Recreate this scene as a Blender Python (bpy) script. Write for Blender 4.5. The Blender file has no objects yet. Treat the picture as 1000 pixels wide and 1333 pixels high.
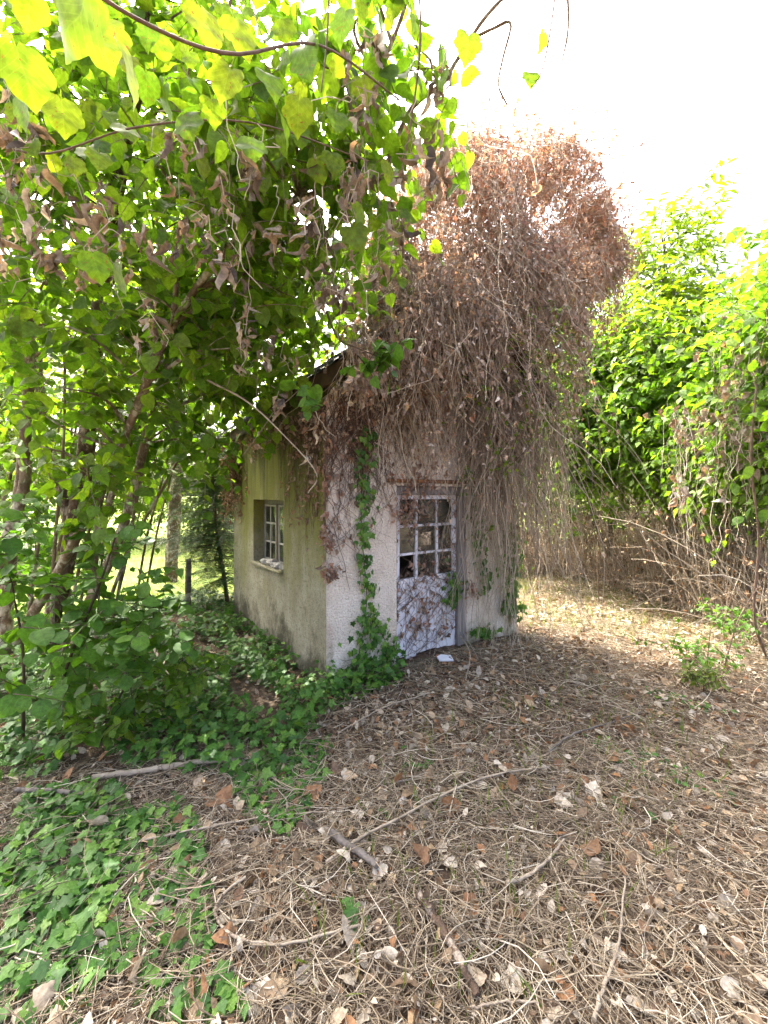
import bpy, bmesh, math, random
import numpy as np
from mathutils import Matrix, Vector

# ------------------------------------------------------------------ camera, sky, sun, exposure
scene = bpy.context.scene
COL = scene.collection
F, CX, HY, CZ = 548.0, 500.0, 645.0, 1.7          # focal length (px of a 1000 px wide frame), horizon row, eye height

cam_d = bpy.data.cameras.new('camera')
cam = bpy.data.objects.new('camera', cam_d)
COL.objects.link(cam)
cam.location = (0, 0, CZ)
cam.rotation_euler = (math.radians(90), 0, 0)
cam_d.sensor_fit = 'HORIZONTAL'
cam_d.sensor_width = 36
cam_d.lens = 36 * F / 1000
cam_d.shift_y = -21.5 / 1000
cam_d.clip_start = 0.05
cam_d.clip_end = 2000
scene.camera = cam

SUN_DIR = Vector((-0.66, 0.75, 0)).normalized()
SUN_EL = math.radians(54)
S = Vector((SUN_DIR.x * math.cos(SUN_EL), SUN_DIR.y * math.cos(SUN_EL), math.sin(SUN_EL)))
world = bpy.data.worlds.new('World')
scene.world = world
world.use_nodes = True
wn = world.node_tree.nodes
bg = wn['Background']
sky = wn.new('ShaderNodeTexSky')
sky.sky_type = 'NISHITA'
sky.sun_disc = False
sky.sun_elevation = SUN_EL
sky.sun_rotation = math.atan2(SUN_DIR.x, SUN_DIR.y)
sky.air_density = 0.4
sky.dust_density = 10.0
sky.ozone_density = 0.2
world.node_tree.links.new(sky.outputs[0], bg.inputs[0])
bg.inputs[1].default_value = 0.15
sun_d = bpy.data.lights.new('sun', 'SUN')
sun_d.energy = 2.05
sun_d.angle = math.radians(0.5)
sun_d.color = (1.0, 0.94, 0.84)
sun = bpy.data.objects.new('sun', sun_d)
COL.objects.link(sun)
sun.rotation_euler = S.to_track_quat('Z', 'Y').to_euler()
sun.location = (-10, 12, 20)

vs = scene.view_settings
vs.view_transform = 'Standard'
vs.look = 'None'
vs.gamma = 1
vs.exposure = 3.4
vs.use_curve_mapping = False
cy = scene.cycles
cy.max_bounces = 8
cy.diffuse_bounces = 5
cy.glossy_bounces = 3
cy.transmission_bounces = 6
cy.transparent_max_bounces = 8
cy.caustics_reflective = False
cy.caustics_refractive = False
cy.use_denoising = True

RNG = np.random.default_rng(7)
random.seed(7)
R = RNG.random
N_ = RNG.normal


def P(x, y, d):
    return np.array(((x - CX) / F * d, d, CZ + (HY - y) / F * d))


def G(x, y):
    d = CZ * F / (y - HY)
    return np.array(((x - CX) / F * d, d))


# ------------------------------------------------------------------ object helpers
def link(o, parent=None):
    COL.objects.link(o)
    if parent is not None:
        o.parent = parent
        if parent.parent is None and not parent.get('_local'):
            o.matrix_parent_inverse = Matrix.Translation(-Vector(parent.location))
    return o


def thing(name, label, cat, loc, group=None, kind=None):
    o = bpy.data.objects.new(name, None)
    o.empty_display_size = 0.1
    COL.objects.link(o)
    o.location = [float(c) for c in loc]
    o['label'] = label
    o['category'] = cat
    if group:
        o['group'] = group
    if kind:
        o['kind'] = kind
    return o


def tag(o, label=None, cat=None, group=None, kind=None):
    if label:
        o['label'] = label
    if cat:
        o['category'] = cat
    if group:
        o['group'] = group
    if kind:
        o['kind'] = kind
    return o


def mesh_np(name, verts, loops, starts, totals, attrs=None, smooth=True):
    me = bpy.data.meshes.new(name)
    verts = np.ascontiguousarray(verts, dtype=np.float32)
    me.vertices.add(len(verts))
    me.vertices.foreach_set('co', verts.ravel())
    me.loops.add(len(loops))
    me.loops.foreach_set('vertex_index', np.ascontiguousarray(loops, dtype=np.int32))
    me.polygons.add(len(starts))
    me.polygons.foreach_set('loop_start', np.ascontiguousarray(starts, dtype=np.int32))
    me.polygons.foreach_set('loop_total', np.ascontiguousarray(totals, dtype=np.int32))
    me.polygons.foreach_set('use_smooth', np.full(len(starts), bool(smooth)))
    if attrs:
        for k, v in attrs.items():
            v = np.ascontiguousarray(v, dtype=np.float32)
            if v.ndim == 1:
                a = me.attributes.new(k, 'FLOAT', 'POINT')
                a.data.foreach_set('value', v)
            else:
                a = me.attributes.new(k, 'FLOAT_VECTOR', 'POINT')
                a.data.foreach_set('vector', v.ravel())
    me.update(calc_edges=True)
    return me


def obj(name, me, mat=None, parent=None, kind=None):
    o = bpy.data.objects.new(name, me)
    if mat is not None and len(me.materials) == 0:
        me.materials.append(mat)
    link(o, parent)
    if kind:
        o['kind'] = kind
    return o


class Base:
    """a small shape (leaf, straw, needle) that is repeated"""
    def __init__(self, verts, faces, lc=None):
        self.v = np.array(verts, dtype=np.float64)
        self.loops = np.array([i for f in faces for i in f], dtype=np.int64)
        self.totals = np.array([len(f) for f in faces], dtype=np.int64)
        self.starts = np.concatenate(([0], np.cumsum(self.totals)[:-1]))
        self.lc = self.v.copy() if lc is None else np.array(lc, dtype=np.float64)

    def mesh(self, name, rnd):
        return mesh_np(name, self.v, self.loops, self.starts, self.totals,
                       {'rnd': np.full(len(self.v), rnd), 'lc': self.lc})


class Acc:
    """collects many placed shapes and tubes into ONE mesh"""
    def __init__(self):
        self.V, self.L, self.T, self.A, self.C = [], [], [], [], []
        self.n = 0

    def add(self, verts, loops, totals, rnd, lc):
        if len(verts) == 0:
            return
        self.V.append(verts)
        self.L.append(np.asarray(loops) + self.n)
        self.T.append(np.asarray(totals))
        self.A.append(rnd)
        self.C.append(lc)
        self.n += len(verts)

    def place(self, base, M, pos, rnd):
        n = len(pos)
        if n == 0:
            return
        k = len(base.v)
        v = np.einsum('nij,kj->nki', M, base.v) + pos[:, None, :]
        lo = (base.loops[None, :] + (np.arange(n) * k)[:, None]).ravel()
        self.add(v.reshape(-1, 3), lo, np.tile(base.totals, n), np.repeat(rnd, k), np.tile(base.lc, (n, 1)))

    def tubes(self, paths, radii, sides=3, rnd=None):
        """paths (S,n,3), radii (S,n)"""
        paths = np.asarray(paths, dtype=np.float64)
        if len(paths) == 0:
            return
        Sn, n = paths.shape[:2]
        radii = np.broadcast_to(np.asarray(radii, dtype=np.float64), (Sn, n))
        t = np.gradient(paths, axis=1)
        t /= np.linalg.norm(t, axis=2, keepdims=True) + 1e-9
        mean = paths[:, -1] - paths[:, 0]
        mean /= np.linalg.norm(mean, axis=1, keepdims=True) + 1e-9
        ref = np.where(np.abs(mean[:, 2:3]) > 0.75, np.array([[1.0, 0.13, 0.07]]), np.array([[0.11, 0.07, 1.0]]))
        a = np.cross(t, ref[:, None, :])
        a /= np.linalg.norm(a, axis=2, keepdims=True) + 1e-9
        b = np.cross(t, a)
        ang = np.arange(sides) / sides * 2 * math.pi
        ring = (a[:, :, None, :] * np.cos(ang)[None, None, :, None] + b[:, :, None, :] * np.sin(ang)[None, None, :, None])
        v = paths[:, :, None, :] + ring * radii[:, :, None, None]
        i = np.arange(n - 1)[:, None]
        j = np.arange(sides)[None, :]
        j2 = (j + 1) % sides
        q = np.stack((i * sides + j, i * sides + j2, (i + 1) * sides + j2, (i + 1) * sides + j), axis=-1).reshape(-1)
        lo = (q[None, :] + (np.arange(Sn) * n * sides)[:, None]).ravel()
        nf = (n - 1) * sides
        if rnd is None:
            rnd = R(Sn)
        lc = np.zeros((Sn, n, sides, 3))
        lc[..., 1] = np.linspace(0, 1, n)[None, :, None]
        self.add(v.reshape(-1, 3), lo, np.full(Sn * nf, 4), np.repeat(rnd, n * sides), lc.reshape(-1, 3))

    def build(self, name, mat, parent=None, kind=None, smooth=True):
        if not self.V:
            return None
        v = np.concatenate(self.V)
        lo = np.concatenate(self.L)
        to = np.concatenate(self.T)
        st = np.concatenate(([0], np.cumsum(to)[:-1]))
        me = mesh_np(name, v, lo, st, to, {'rnd': np.concatenate(self.A), 'lc': np.concatenate(self.C)}, smooth)
        return obj(name, me, mat, parent, kind)


def spline(pts, n):
    """Catmull-Rom through pts, n samples"""
    p = np.array(pts, dtype=np.float64)
    q = np.vstack((2 * p[0] - p[1], p, 2 * p[-1] - p[-2]))
    t = np.linspace(0, len(p) - 1 - 1e-6, n)
    i = t.astype(int)
    f = (t - i)[:, None]
    a, b, c, d = q[i], q[i + 1], q[i + 2], q[i + 3]
    return 0.5 * (2 * b + (c - a) * f + (2 * a - 5 * b + 4 * c - d) * f ** 2 + (3 * b - a - 3 * c + d) * f ** 3)


def tube_obj(name, pts, r0, r1, mat, parent=None, sides=10, n=24, knobs=0.10, kind=None, wob=0.0):
    p = spline(pts, n)
    if wob:
        p = p + N_(0, wob, p.shape)
    r = np.linspace(r0, r1, n) * (1 + knobs * (R(n) - 0.5) * 2)
    a = Acc()
    a.tubes(p[None], r[None], sides)
    k = n * sides
    v = a.V[0]
    v += N_(0, r0 * knobs * 0.25, v.shape)
    a.add(np.vstack((v[:sides],)), list(range(sides))[::-1], [sides], np.full(sides, .5), np.zeros((sides, 3)))
    a.add(np.vstack((v[-sides:],)), list(range(sides)), [sides], np.full(sides, .5), np.zeros((sides, 3)))
    return a.build(name, mat, parent, kind)


def unit(v):
    return v / (np.linalg.norm(v, axis=-1, keepdims=True) + 1e-9)


def frames(tip, nor, scale):
    """rotation*scale matrices: y along tip, z near nor"""
    y = unit(tip)
    x = unit(np.cross(y, nor))
    z = np.cross(x, y)
    M = np.stack((x, y, z), axis=-1)
    return M * np.asarray(scale)[:, None, None]


def in_view(pos, size):
    d = np.maximum(pos[:, 1], 0.05)
    x = CX + pos[:, 0] / d * F
    y = HY - (pos[:, 2] - CZ) / d * F
    px = size * F / d
    ok = (pos[:, 1] > 0.2) & (x > -10) & (x < 1010) & (y > -10) & (y < 1343)
    return ok, px


def leafy(root, bases, M, pos, rnd, mat, part='leaf', stuff='crown', low=None, nmax=300, minpx=11):
    """the leaves that show largest become parts of their own, the rest one stuff part"""
    size = np.linalg.norm(M[:, :, 1], axis=1)
    ok, px = in_view(pos, size)
    cand = np.where(ok & (px > minpx))[0]
    cand = cand[np.argsort(-px[cand])][:nmax]
    single = np.zeros(len(pos), bool)
    single[cand] = True
    nv = 5
    meshes = {}
    for i in cand:
        b = int(RNG.integers(len(bases)))
        key = (b, int(rnd[i] * nv * .999))
        if key not in meshes:
            me = bases[b].mesh(part, (key[1] + .5) / nv)
            me.materials.append(mat)
            meshes[key] = me
        o = bpy.data.objects.new(part, meshes[key])
        link(o, root)
        m = Matrix.Identity(4)
        for r in range(3):
            for c in range(3):
                m[r][c] = M[i, r, c]
            m[r][3] = pos[i, r]
        o.matrix_basis = m
    rest = np.where(~single)[0]
    if len(rest):
        a = Acc()
        lowb = low or bases
        ch = RNG.integers(0, len(lowb), len(rest))
        for b in range(len(lowb)):
            ii = rest[ch == b]
            a.place(lowb[b], M[ii], pos[ii], rnd[ii])
        a.build(stuff, mat, root, 'stuff')


# ------------------------------------------------------------------ materials
def new_mat(name):
    m = bpy.data.materials.new(name)
    m.use_nodes = True
    m.node_tree.nodes.clear()
    return m, m.node_tree.nodes, m.node_tree.links


def ramp(nt, stops):
    r = nt.new('ShaderNodeValToRGB')
    el = r.color_ramp.elements
    while len(el) < len(stops):
        el.new(0.5)
    for e, (p, c) in zip(el, stops):
        e.position = p
        e.color = (*c, 1)
    return r


def leaf_mat(name, cols, trans=0.4, tcol=(1.5, 1.35, 0.5), rough=0.5, spec=0.35, veins=True, spots=0.0):
    m, nt, lk = new_mat(name)
    at = nt.new('ShaderNodeAttribute')
    at.attribute_name = 'rnd'
    n = len(cols)
    rp = ramp(nt, [(i / (n - 1), c) for i, c in enumerate(cols)])
    oi = nt.new('ShaderNodeObjectInfo')
    ad = nt.new('ShaderNodeMath'); ad.operation = 'MULTIPLY_ADD'
    ad.inputs[1].default_value = 0.15
    lk.new(oi.outputs['Random'], ad.inputs[0])
    lk.new(at.outputs['Fac'], ad.inputs[2])
    lk.new(ad.outputs[0], rp.inputs[0])
    col = rp.outputs[0]
    lc = nt.new('ShaderNodeAttribute')
    lc.attribute_name = 'lc'
    no = nt.new('ShaderNodeTexNoise')
    no.inputs['Scale'].default_value = 5
    no.inputs['Detail'].default_value = 3
    vadd = nt.new('ShaderNodeVectorMath'); vadd.operation = 'ADD'
    lk.new(lc.outputs['Vector'], vadd.inputs[0])
    comb = nt.new('ShaderNodeCombineXYZ')
    mu = nt.new('ShaderNodeMath'); mu.operation = 'MULTIPLY'; mu.inputs[1].default_value = 91
    lk.new(ad.outputs[0], mu.inputs[0])
    lk.new(mu.outputs[0], comb.inputs[2])
    lk.new(comb.outputs[0], vadd.inputs[1])
    lk.new(vadd.outputs[0], no.inputs['Vector'])
    hs = nt.new('ShaderNodeHueSaturation')
    mr = nt.new('ShaderNodeMapRange')
    mr.inputs[1].default_value = 0.3; mr.inputs[2].default_value = 0.7
    mr.inputs[3].default_value = 0.7; mr.inputs[4].default_value = 1.3
    lk.new(no.outputs[0], mr.inputs[0])
    lk.new(mr.outputs[0], hs.inputs['Value'])
    lk.new(col, hs.inputs['Color'])
    col = hs.outputs[0]
    if veins:
        # midrib and side veins from the leaf's own coordinates
        sp = nt.new('ShaderNodeSeparateXYZ')
        lk.new(lc.outputs['Vector'], sp.inputs[0])
        ab = nt.new('ShaderNodeMath'); ab.operation = 'ABSOLUTE'
        lk.new(sp.outputs[0], ab.inputs[0])
        my = nt.new('ShaderNodeMath'); my.operation = 'MULTIPLY_ADD'; my.inputs[1].default_value = -0.75
        lk.new(ab.outputs[0], my.inputs[0]); lk.new(sp.outputs[1], my.inputs[2])
        m7 = nt.new('ShaderNodeMath'); m7.operation = 'MULTIPLY'; m7.inputs[1].default_value = 6.5
        lk.new(my.outputs[0], m7.inputs[0])
        fr = nt.new('ShaderNodeMath'); fr.operation = 'PINGPONG'; fr.inputs[1].default_value = 0.5
        lk.new(m7.outputs[0], fr.inputs[0])
        mn = nt.new('ShaderNodeMath'); mn.operation = 'MINIMUM'
        mx = nt.new('ShaderNodeMath'); mx.operation = 'MULTIPLY'; mx.inputs[1].default_value = 4.0
        lk.new(ab.outputs[0], mx.inputs[0])
        lk.new(fr.outputs[0], mn.inputs[0]); lk.new(mx.outputs[0], mn.inputs[1])
        mv = nt.new('ShaderNodeMapRange')
        mv.inputs[1].default_value = 0.03; mv.inputs[2].default_value = 0.10
        mv.inputs[3].default_value = 0.22; mv.inputs[4].default_value = 0.0
        lk.new(mn.outputs[0], mv.inputs[0])
        mxc = nt.new('ShaderNodeMix'); mxc.data_type = 'RGBA'; mxc.blend_type = 'MIX'
        lk.new(mv.outputs[0], mxc.inputs[0])
        lk.new(col, mxc.inputs[6])
        h2 = nt.new('ShaderNodeHueSaturation'); h2.inputs['Value'].default_value = 1.7; h2.inputs['Saturation'].default_value = .8
        lk.new(col, h2.inputs['Color'])
        lk.new(h2.outputs[0], mxc.inputs[7])
        col = mxc.outputs[2]
    if spots:
        vz = nt.new('ShaderNodeTexNoise'); vz.inputs['Scale'].default_value = 9
        lk.new(vadd.outputs[0], vz.inputs['Vector'])
        mz = nt.new('ShaderNodeMapRange')
        mz.inputs[1].default_value = 0.66 - spots; mz.inputs[2].default_value = 0.72 - spots
        lk.new(vz.outputs[0], mz.inputs[0])
        mb = nt.new('ShaderNodeMix'); mb.data_type = 'RGBA'
        lk.new(mz.outputs[0], mb.inputs[0]); lk.new(col, mb.inputs[6])
        mb.inputs[7].default_value = (0.16, 0.075, 0.03, 1)
        col = mb.outputs[2]
    pb = nt.new('ShaderNodeBsdfPrincipled')
    pb.inputs['Roughness'].default_value = rough
    pb.inputs['Specular IOR Level'].default_value = spec
    lk.new(col, pb.inputs['Base Color'])
    tl = nt.new('ShaderNodeBsdfTranslucent')
    tm = nt.new('ShaderNodeMix'); tm.data_type = 'RGBA'; tm.blend_type = 'MULTIPLY'; tm.inputs[0].default_value = 1
    lk.new(col, tm.inputs[6])
    tm.inputs[7].default_value = (*tcol, 1)
    lk.new(tm.outputs[2], tl.inputs[0])
    mix = nt.new('ShaderNodeMixShader')
    mix.inputs[0].default_value = trans
    lk.new(pb.outputs[0], mix.inputs[1]); lk.new(tl.outputs[0], mix.inputs[2])
    out = nt.new('ShaderNodeOutputMaterial')
    lk.new(mix.outputs[0], out.inputs[0])
    return m


def surf_mat(name, stops, scale=6, detail=6, rough=0.85, bump=0.4, bscale=40, bdist=0.01, stains_and_shade=None, spec=0.3, attr=False, stretch=None, metal=0.0):
    """noise-coloured surface with bump; stains = list of (colour, scale, lo, hi, zstretch)"""
    m, nt, lk = new_mat(name)
    tc = nt.new('ShaderNodeTexCoord')
    mp = nt.new('ShaderNodeMapping')
    if stretch:
        mp.inputs['Scale'].default_value = stretch
    lk.new(tc.outputs['Object'], mp.inputs[0])
    no = nt.new('ShaderNodeTexNoise')
    no.inputs['Scale'].default_value = scale
    no.inputs['Detail'].default_value = detail
    no.inputs['Roughness'].default_value = 0.65
    lk.new(mp.outputs[0], no.inputs['Vector'])
    rp = ramp(nt, stops)
    fac = no.outputs[0]
    if attr:
        at = nt.new('ShaderNodeAttribute'); at.attribute_name = 'rnd'
        mm = nt.new('ShaderNodeMath'); mm.operation = 'MULTIPLY_ADD'; mm.inputs[1].default_value = 0.35
        lk.new(no.outputs[0], mm.inputs[0])
        m3 = nt.new('ShaderNodeMath'); m3.operation = 'MULTIPLY'; m3.inputs[1].default_value = 0.65
        lk.new(at.outputs['Fac'], m3.inputs[0]); lk.new(m3.outputs[0], mm.inputs[2])
        fac = mm.outputs[0]
    lk.new(fac, rp.inputs[0])
    col = rp.outputs[0]
    for st in stains_and_shade or []:
        c, sc, lo, hi, zs = st[:5]
        mp2 = nt.new('ShaderNodeMapping')
        mp2.inputs['Scale'].default_value = (1, 1, zs)
        mp2.inputs['Location'].default_value = (sc * 1.7, sc, lo * 9)
        lk.new(tc.outputs['Object'], mp2.inputs[0])
        n2 = nt.new('ShaderNodeTexNoise'); n2.inputs['Scale'].default_value = sc; n2.inputs['Detail'].default_value = 7
        n2.inputs['Roughness'].default_value = 0.7
        lk.new(mp2.outputs[0], n2.inputs['Vector'])
        f2 = n2.outputs[0]
        if len(st) > 5:                     # a height gradient (algae creeping up, damp at the foot)
            z0, z1, amt = st[5:8]
            sp = nt.new('ShaderNodeSeparateXYZ'); lk.new(tc.outputs['Object'], sp.inputs[0])
            mz = nt.new('ShaderNodeMapRange'); mz.inputs[1].default_value = z0; mz.inputs[2].default_value = z1
            mz.inputs[3].default_value = -amt; mz.inputs[4].default_value = amt
            lk.new(sp.outputs[2], mz.inputs[0])
            a2 = nt.new('ShaderNodeMath'); a2.operation = 'ADD'
            lk.new(f2, a2.inputs[0]); lk.new(mz.outputs[0], a2.inputs[1]); f2 = a2.outputs[0]
        mr = nt.new('ShaderNodeMapRange'); mr.inputs[1].default_value = lo; mr.inputs[2].default_value = hi
        lk.new(f2, mr.inputs[0])
        mx = nt.new('ShaderNodeMix'); mx.data_type = 'RGBA'
        lk.new(mr.outputs[0], mx.inputs[0]); lk.new(col, mx.inputs[6]); mx.inputs[7].default_value = (*c, 1)
        col = mx.outputs[2]
    pb = nt.new('ShaderNodeBsdfPrincipled')
    pb.inputs['Roughness'].default_value = rough
    pb.inputs['Specular IOR Level'].default_value = spec
    pb.inputs['Metallic'].default_value = metal
    lk.new(col, pb.inputs['Base Color'])
    if bump:
        nb = nt.new('ShaderNodeTexNoise'); nb.inputs['Scale'].default_value = bscale; nb.inputs['Detail'].default_value = 5
        lk.new(mp.outputs[0], nb.inputs['Vector'])
        bp = nt.new('ShaderNodeBump'); bp.inputs['Strength'].default_value = bump; bp.inputs['Distance'].default_value = bdist
        lk.new(nb.outputs[0], bp.inputs['Height']); lk.new(bp.outputs[0], pb.inputs['Normal'])
    out = nt.new('ShaderNodeOutputMaterial')
    lk.new(pb.outputs[0], out.inputs[0])
    return m


def glass_mat(name, dirt=0.25):
    m, nt, lk = new_mat(name)
    tc = nt.new('ShaderNodeTexCoord')
    gl = nt.new('ShaderNodeBsdfGlossy'); gl.inputs['Roughness'].default_value = 0.04
    gl.inputs[0].default_value = (.9, .95, .95, 1)
    tr = nt.new('ShaderNodeBsdfTransparent'); tr.inputs[0].default_value = (.75, .8, .76, 1)
    fr = nt.new('ShaderNodeFresnel'); fr.inputs[0].default_value = 1.5
    m1 = nt.new('ShaderNodeMixShader')
    lk.new(fr.outputs[0], m1.inputs[0]); lk.new(tr.outputs[0], m1.inputs[1]); lk.new(gl.outputs[0], m1.inputs[2])
    df = nt.new('ShaderNodeBsdfDiffuse'); df.inputs[0].default_value = (.2, .19, .15, 1)
    no = nt.new('ShaderNodeTexNoise'); no.inputs['Scale'].default_value = 7; no.inputs['Detail'].default_value = 8
    lk.new(tc.outputs['Object'], no.inputs['Vector'])
    mr = nt.new('ShaderNodeMapRange'); mr.inputs[1].default_value = .35; mr.inputs[2].default_value = .75
    mr.inputs[3].default_value = dirt * .3; mr.inputs[4].default_value = dirt * 2
    lk.new(no.outputs[0], mr.inputs[0])
    m2 = nt.new('ShaderNodeMixShader')
    lk.new(mr.outputs[0], m2.inputs[0]); lk.new(m1.outputs[0], m2.inputs[1]); lk.new(df.outputs[0], m2.inputs[2])
    out = nt.new('ShaderNodeOutputMaterial'); lk.new(m2.outputs[0], out.inputs[0])
    return m


MAT = {}
# living leaves
MAT['lime'] = leaf_mat('lime_leaf', [(.05, .10, .016), (.075, .145, .018), (.105, .18, .02), (.15, .21, .022)], .6, (1.65, 1.8, .45), .5, .25, spots=0.0)
MAT['vineleaf'] = leaf_mat('grape_leaf', [(.06, .13, .018), (.09, .17, .018), (.13, .2, .02), (.17, .22, .025)], .55, (1.65, 1.6, .4), .5, .3, spots=0.01)
MAT['hazel'] = leaf_mat('hazel_leaf', [(.045, .115, .018), (.07, .165, .022), (.1, .2, .025)], .42, (1.5, 1.6, .4), .5, .3)
MAT['hedge'] = leaf_mat('hedge_leaf', [(.06, .14, .018), (.1, .2, .024), (.145, .25, .03), (.21, .29, .04)], .56, (1.55, 1.65, .45), .5, .3)
MAT['ash'] = leaf_mat('ash_leaf', [(.07, .14, .018), (.11, .19, .02), (.16, .24, .03)], .55, (1.8, 1.7, .4), .45, .4, veins=False)
MAT['far'] = leaf_mat('far_leaf', [(.06, .13, .018), (.1, .18, .022), (.15, .22, .03)], .55, (1.6, 1.5, .4), .55, .3, veins=False)
MAT['farblue'] = leaf_mat('far_conifer', [(.03, .075, .04), (.05, .1, .05)], .2, (1.2, 1.3, .7), .6, .3, veins=False)
MAT['ivy'] = leaf_mat('ivy_leaf', [(.025, .075, .014), (.042, .12, .02), (.075, .185, .024), (.15, .27, .04)], .28, (1.4, 1.5, .4), .5, .32)
MAT['yew'] = leaf_mat('yew_needles', [(.02, .055, .018), (.03, .08, .022)], .25, (1.4, 1.4, .5), .5, .4, veins=False)
MAT['grass'] = leaf_mat('grass', [(.07, .13, .02), (.12, .19, .03), (.2, .22, .06)], .4, (1.4, 1.3, .5), .5, .3, veins=False)
# dead leaves and stems
MAT['dead'] = leaf_mat('dead_leaf', [(.055, .05, .045), (.12, .10, .082), (.22, .19, .15), (.27, .2, .13), (.42, .4, .35)], .25, (1.5, 1.1, .7), .75, .15)
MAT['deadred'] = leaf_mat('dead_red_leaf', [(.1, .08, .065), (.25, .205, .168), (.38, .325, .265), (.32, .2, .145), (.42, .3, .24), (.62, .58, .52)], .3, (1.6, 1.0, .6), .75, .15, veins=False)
MAT['litter'] = leaf_mat('litter_leaf', [(.07, .055, .038), (.18, .13, .08), (.3, .16, .075), (.13, .09, .06), (.38, .28, .16), (.34, .31, .25), (.5, .45, .35)], .15, (1.3, 1.0, .6), .7, .25)
MAT['straw'] = surf_mat('straw', [(0, (.06, .045, .03)), (.32, (.17, .135, .09)), (.58, (.36, .295, .195)), (.85, (.62, .57, .45)), (1, (.7, .67, .6))], 14, attr=True, bump=0)
MAT['stem'] = surf_mat('dead_stem', [(0, (.12, .09, .068)), (.45, (.37, .305, .23)), (1, (.66, .59, .47))], 14, attr=True, bump=0)
MAT['twig'] = surf_mat('twig', [(.2, (.03, .022, .014)), (.8, (.11, .08, .05))], 10, attr=True, bump=0)
MAT['seed'] = leaf_mat('seed_fluff', [(.5, .47, .43), (.75, .73, .7)], .4, (1, 1, 1), .9, .1, veins=False)
MAT['bark'] = surf_mat('bark', [(.3, (.07, .052, .034)), (.55, (.17, .125, .08)), (.75, (.27, .21, .145))], 9, rough=.9, bump=.9, bscale=22, bdist=.03,
                       stains_and_shade=[((.42, .40, .31), 10, .5, .6, .6), ((.07, .085, .02), 5, .58, .72, .5)])
MAT['barkdark'] = surf_mat('bark_dark', [(.3, (.035, .023, .016)), (.6, (.115, .08, .055)), (.8, (.2, .145, .1))], 8, rough=.9, bump=1, bscale=18, bdist=.04,
                           stains_and_shade=[((.36, .31, .24), 11, .53, .61, .6)])
MAT['palebark'] = surf_mat('pale_bark', [(.3, (.2, .16, .115)), (.7, (.45, .395, .3))], 12, rough=.85, bump=.6, bscale=50, bdist=.01,
                           stains_and_shade=[((.09, .065, .045), 20, .58, .66, 1)])
MAT['greybark'] = surf_mat('grey_bark', [(.3, (.07, .06, .05)), (.7, (.2, .18, .155))], 15, rough=.9, bump=.7, bscale=45, bdist=.012)
MAT['brownbark'] = surf_mat('brown_bark', [(.3, (.075, .05, .035)), (.7, (.22, .155, .11))], 15, rough=.85, bump=.6, bscale=45, bdist=.01)
# shed
MAT['roughcast'] = surf_mat('white_roughcast', [(.25, (.64, .58, .465)), (.5, (.8, .745, .635)), (.75, (.88, .835, .74))], 3.5, 8, .95, 1.0, 60, .03,
                            stains_and_shade=[((.52, .41, .33), 4, .52, .72, .35), ((.46, .39, .31), 52, .5, .68, 1), ((.22, .18, .14), 75, .6, .68, 1), ((.2, .19, .10), 5, .58, .76, .6, 1.0, -.1, .24)])  # the two finest layers paint shade in the render's pits, the others are stains
MAT['cement'] = surf_mat('grey_cement', [(.3, (.26, .24, .175)), (.5, (.36, .335, .25)), (.7, (.45, .425, .335))], 4, 8, .95, 1, 70, .014,
                         stains_and_shade=[((.21, .21, .05), 2.2, .34, .6, .3, .3, 2.2, .2), ((.075, .08, .025), 7, .5, .66, .09, .8, 2.6, .16), ((.17, .155, .10), 30, .52, .66, 1), ((.09, .085, .055), 3, .5, .66, .7, 1.0, -.1, .2)])
MAT['whitepaint'] = surf_mat('peeling_white_paint', [(.3, (.6, .62, .66)), (.7, (.78, .8, .84))], 6, 6, .6, .4, 60, .003,
                             stains_and_shade=[((.42, .4, .37), 5, .5, .7, .4), ((.3, .26, .22), 14, .57, .64, .3), ((.2, .16, .12), 40, .6, .68, .4)])
MAT['oldpaint'] = surf_mat('weathered_paint', [(.3, (.22, .21, .19)), (.7, (.46, .45, .42))], 9, 6, .7, .4, 60, .003)
MAT['greywood'] = surf_mat('grey_wood', [(.3, (.14, .13, .12)), (.7, (.32, .31, .3))], 5, 6, .85, .6, 30, .006, stretch=(6, 6, .6))
MAT['darkwood'] = surf_mat('dark_wood', [(.3, (.03, .022, .016)), (.7, (.1, .07, .045))], 6, 6, .85, .5, 30, .006)
MAT['brownwood'] = surf_mat('brown_wood', [(.3, (.11, .05, .025)), (.7, (.3, .155, .07))], 6, 6, .75, .5, 30, .006, stretch=(4, .7, 4))
MAT['slate'] = surf_mat('slate', [(.3, (.03, .034, .042)), (.7, (.085, .095, .12))], 8, 6, .5, .5, 25, .006, stains_and_shade=[((.12, .12, .08), 9, .6, .68, 1)], spec=.5)
MAT['glass'] = glass_mat('dirty_glass', .12)
MAT['hazyglass'] = glass_mat('hazy_glass', .28)
MAT['stone'] = surf_mat('stone', [(.3, (.3, .28, .25)), (.7, (.6, .58, .54))], 20, 5, .9, .6, 60, .006)
MAT['floor'] = surf_mat('floor', [(.3, (.05, .04, .03)), (.7, (.13, .1, .08))], 4)
MAT['plaster'] = surf_mat('inner_plaster', [(.3, (.2, .17, .13)), (.7, (.32, .28, .22))], 4)
MAT['tile'] = surf_mat('white_tile', [(.3, (.55, .6, .68)), (.7, (.72, .76, .82))], 9, rough=.4, bump=0)

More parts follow.
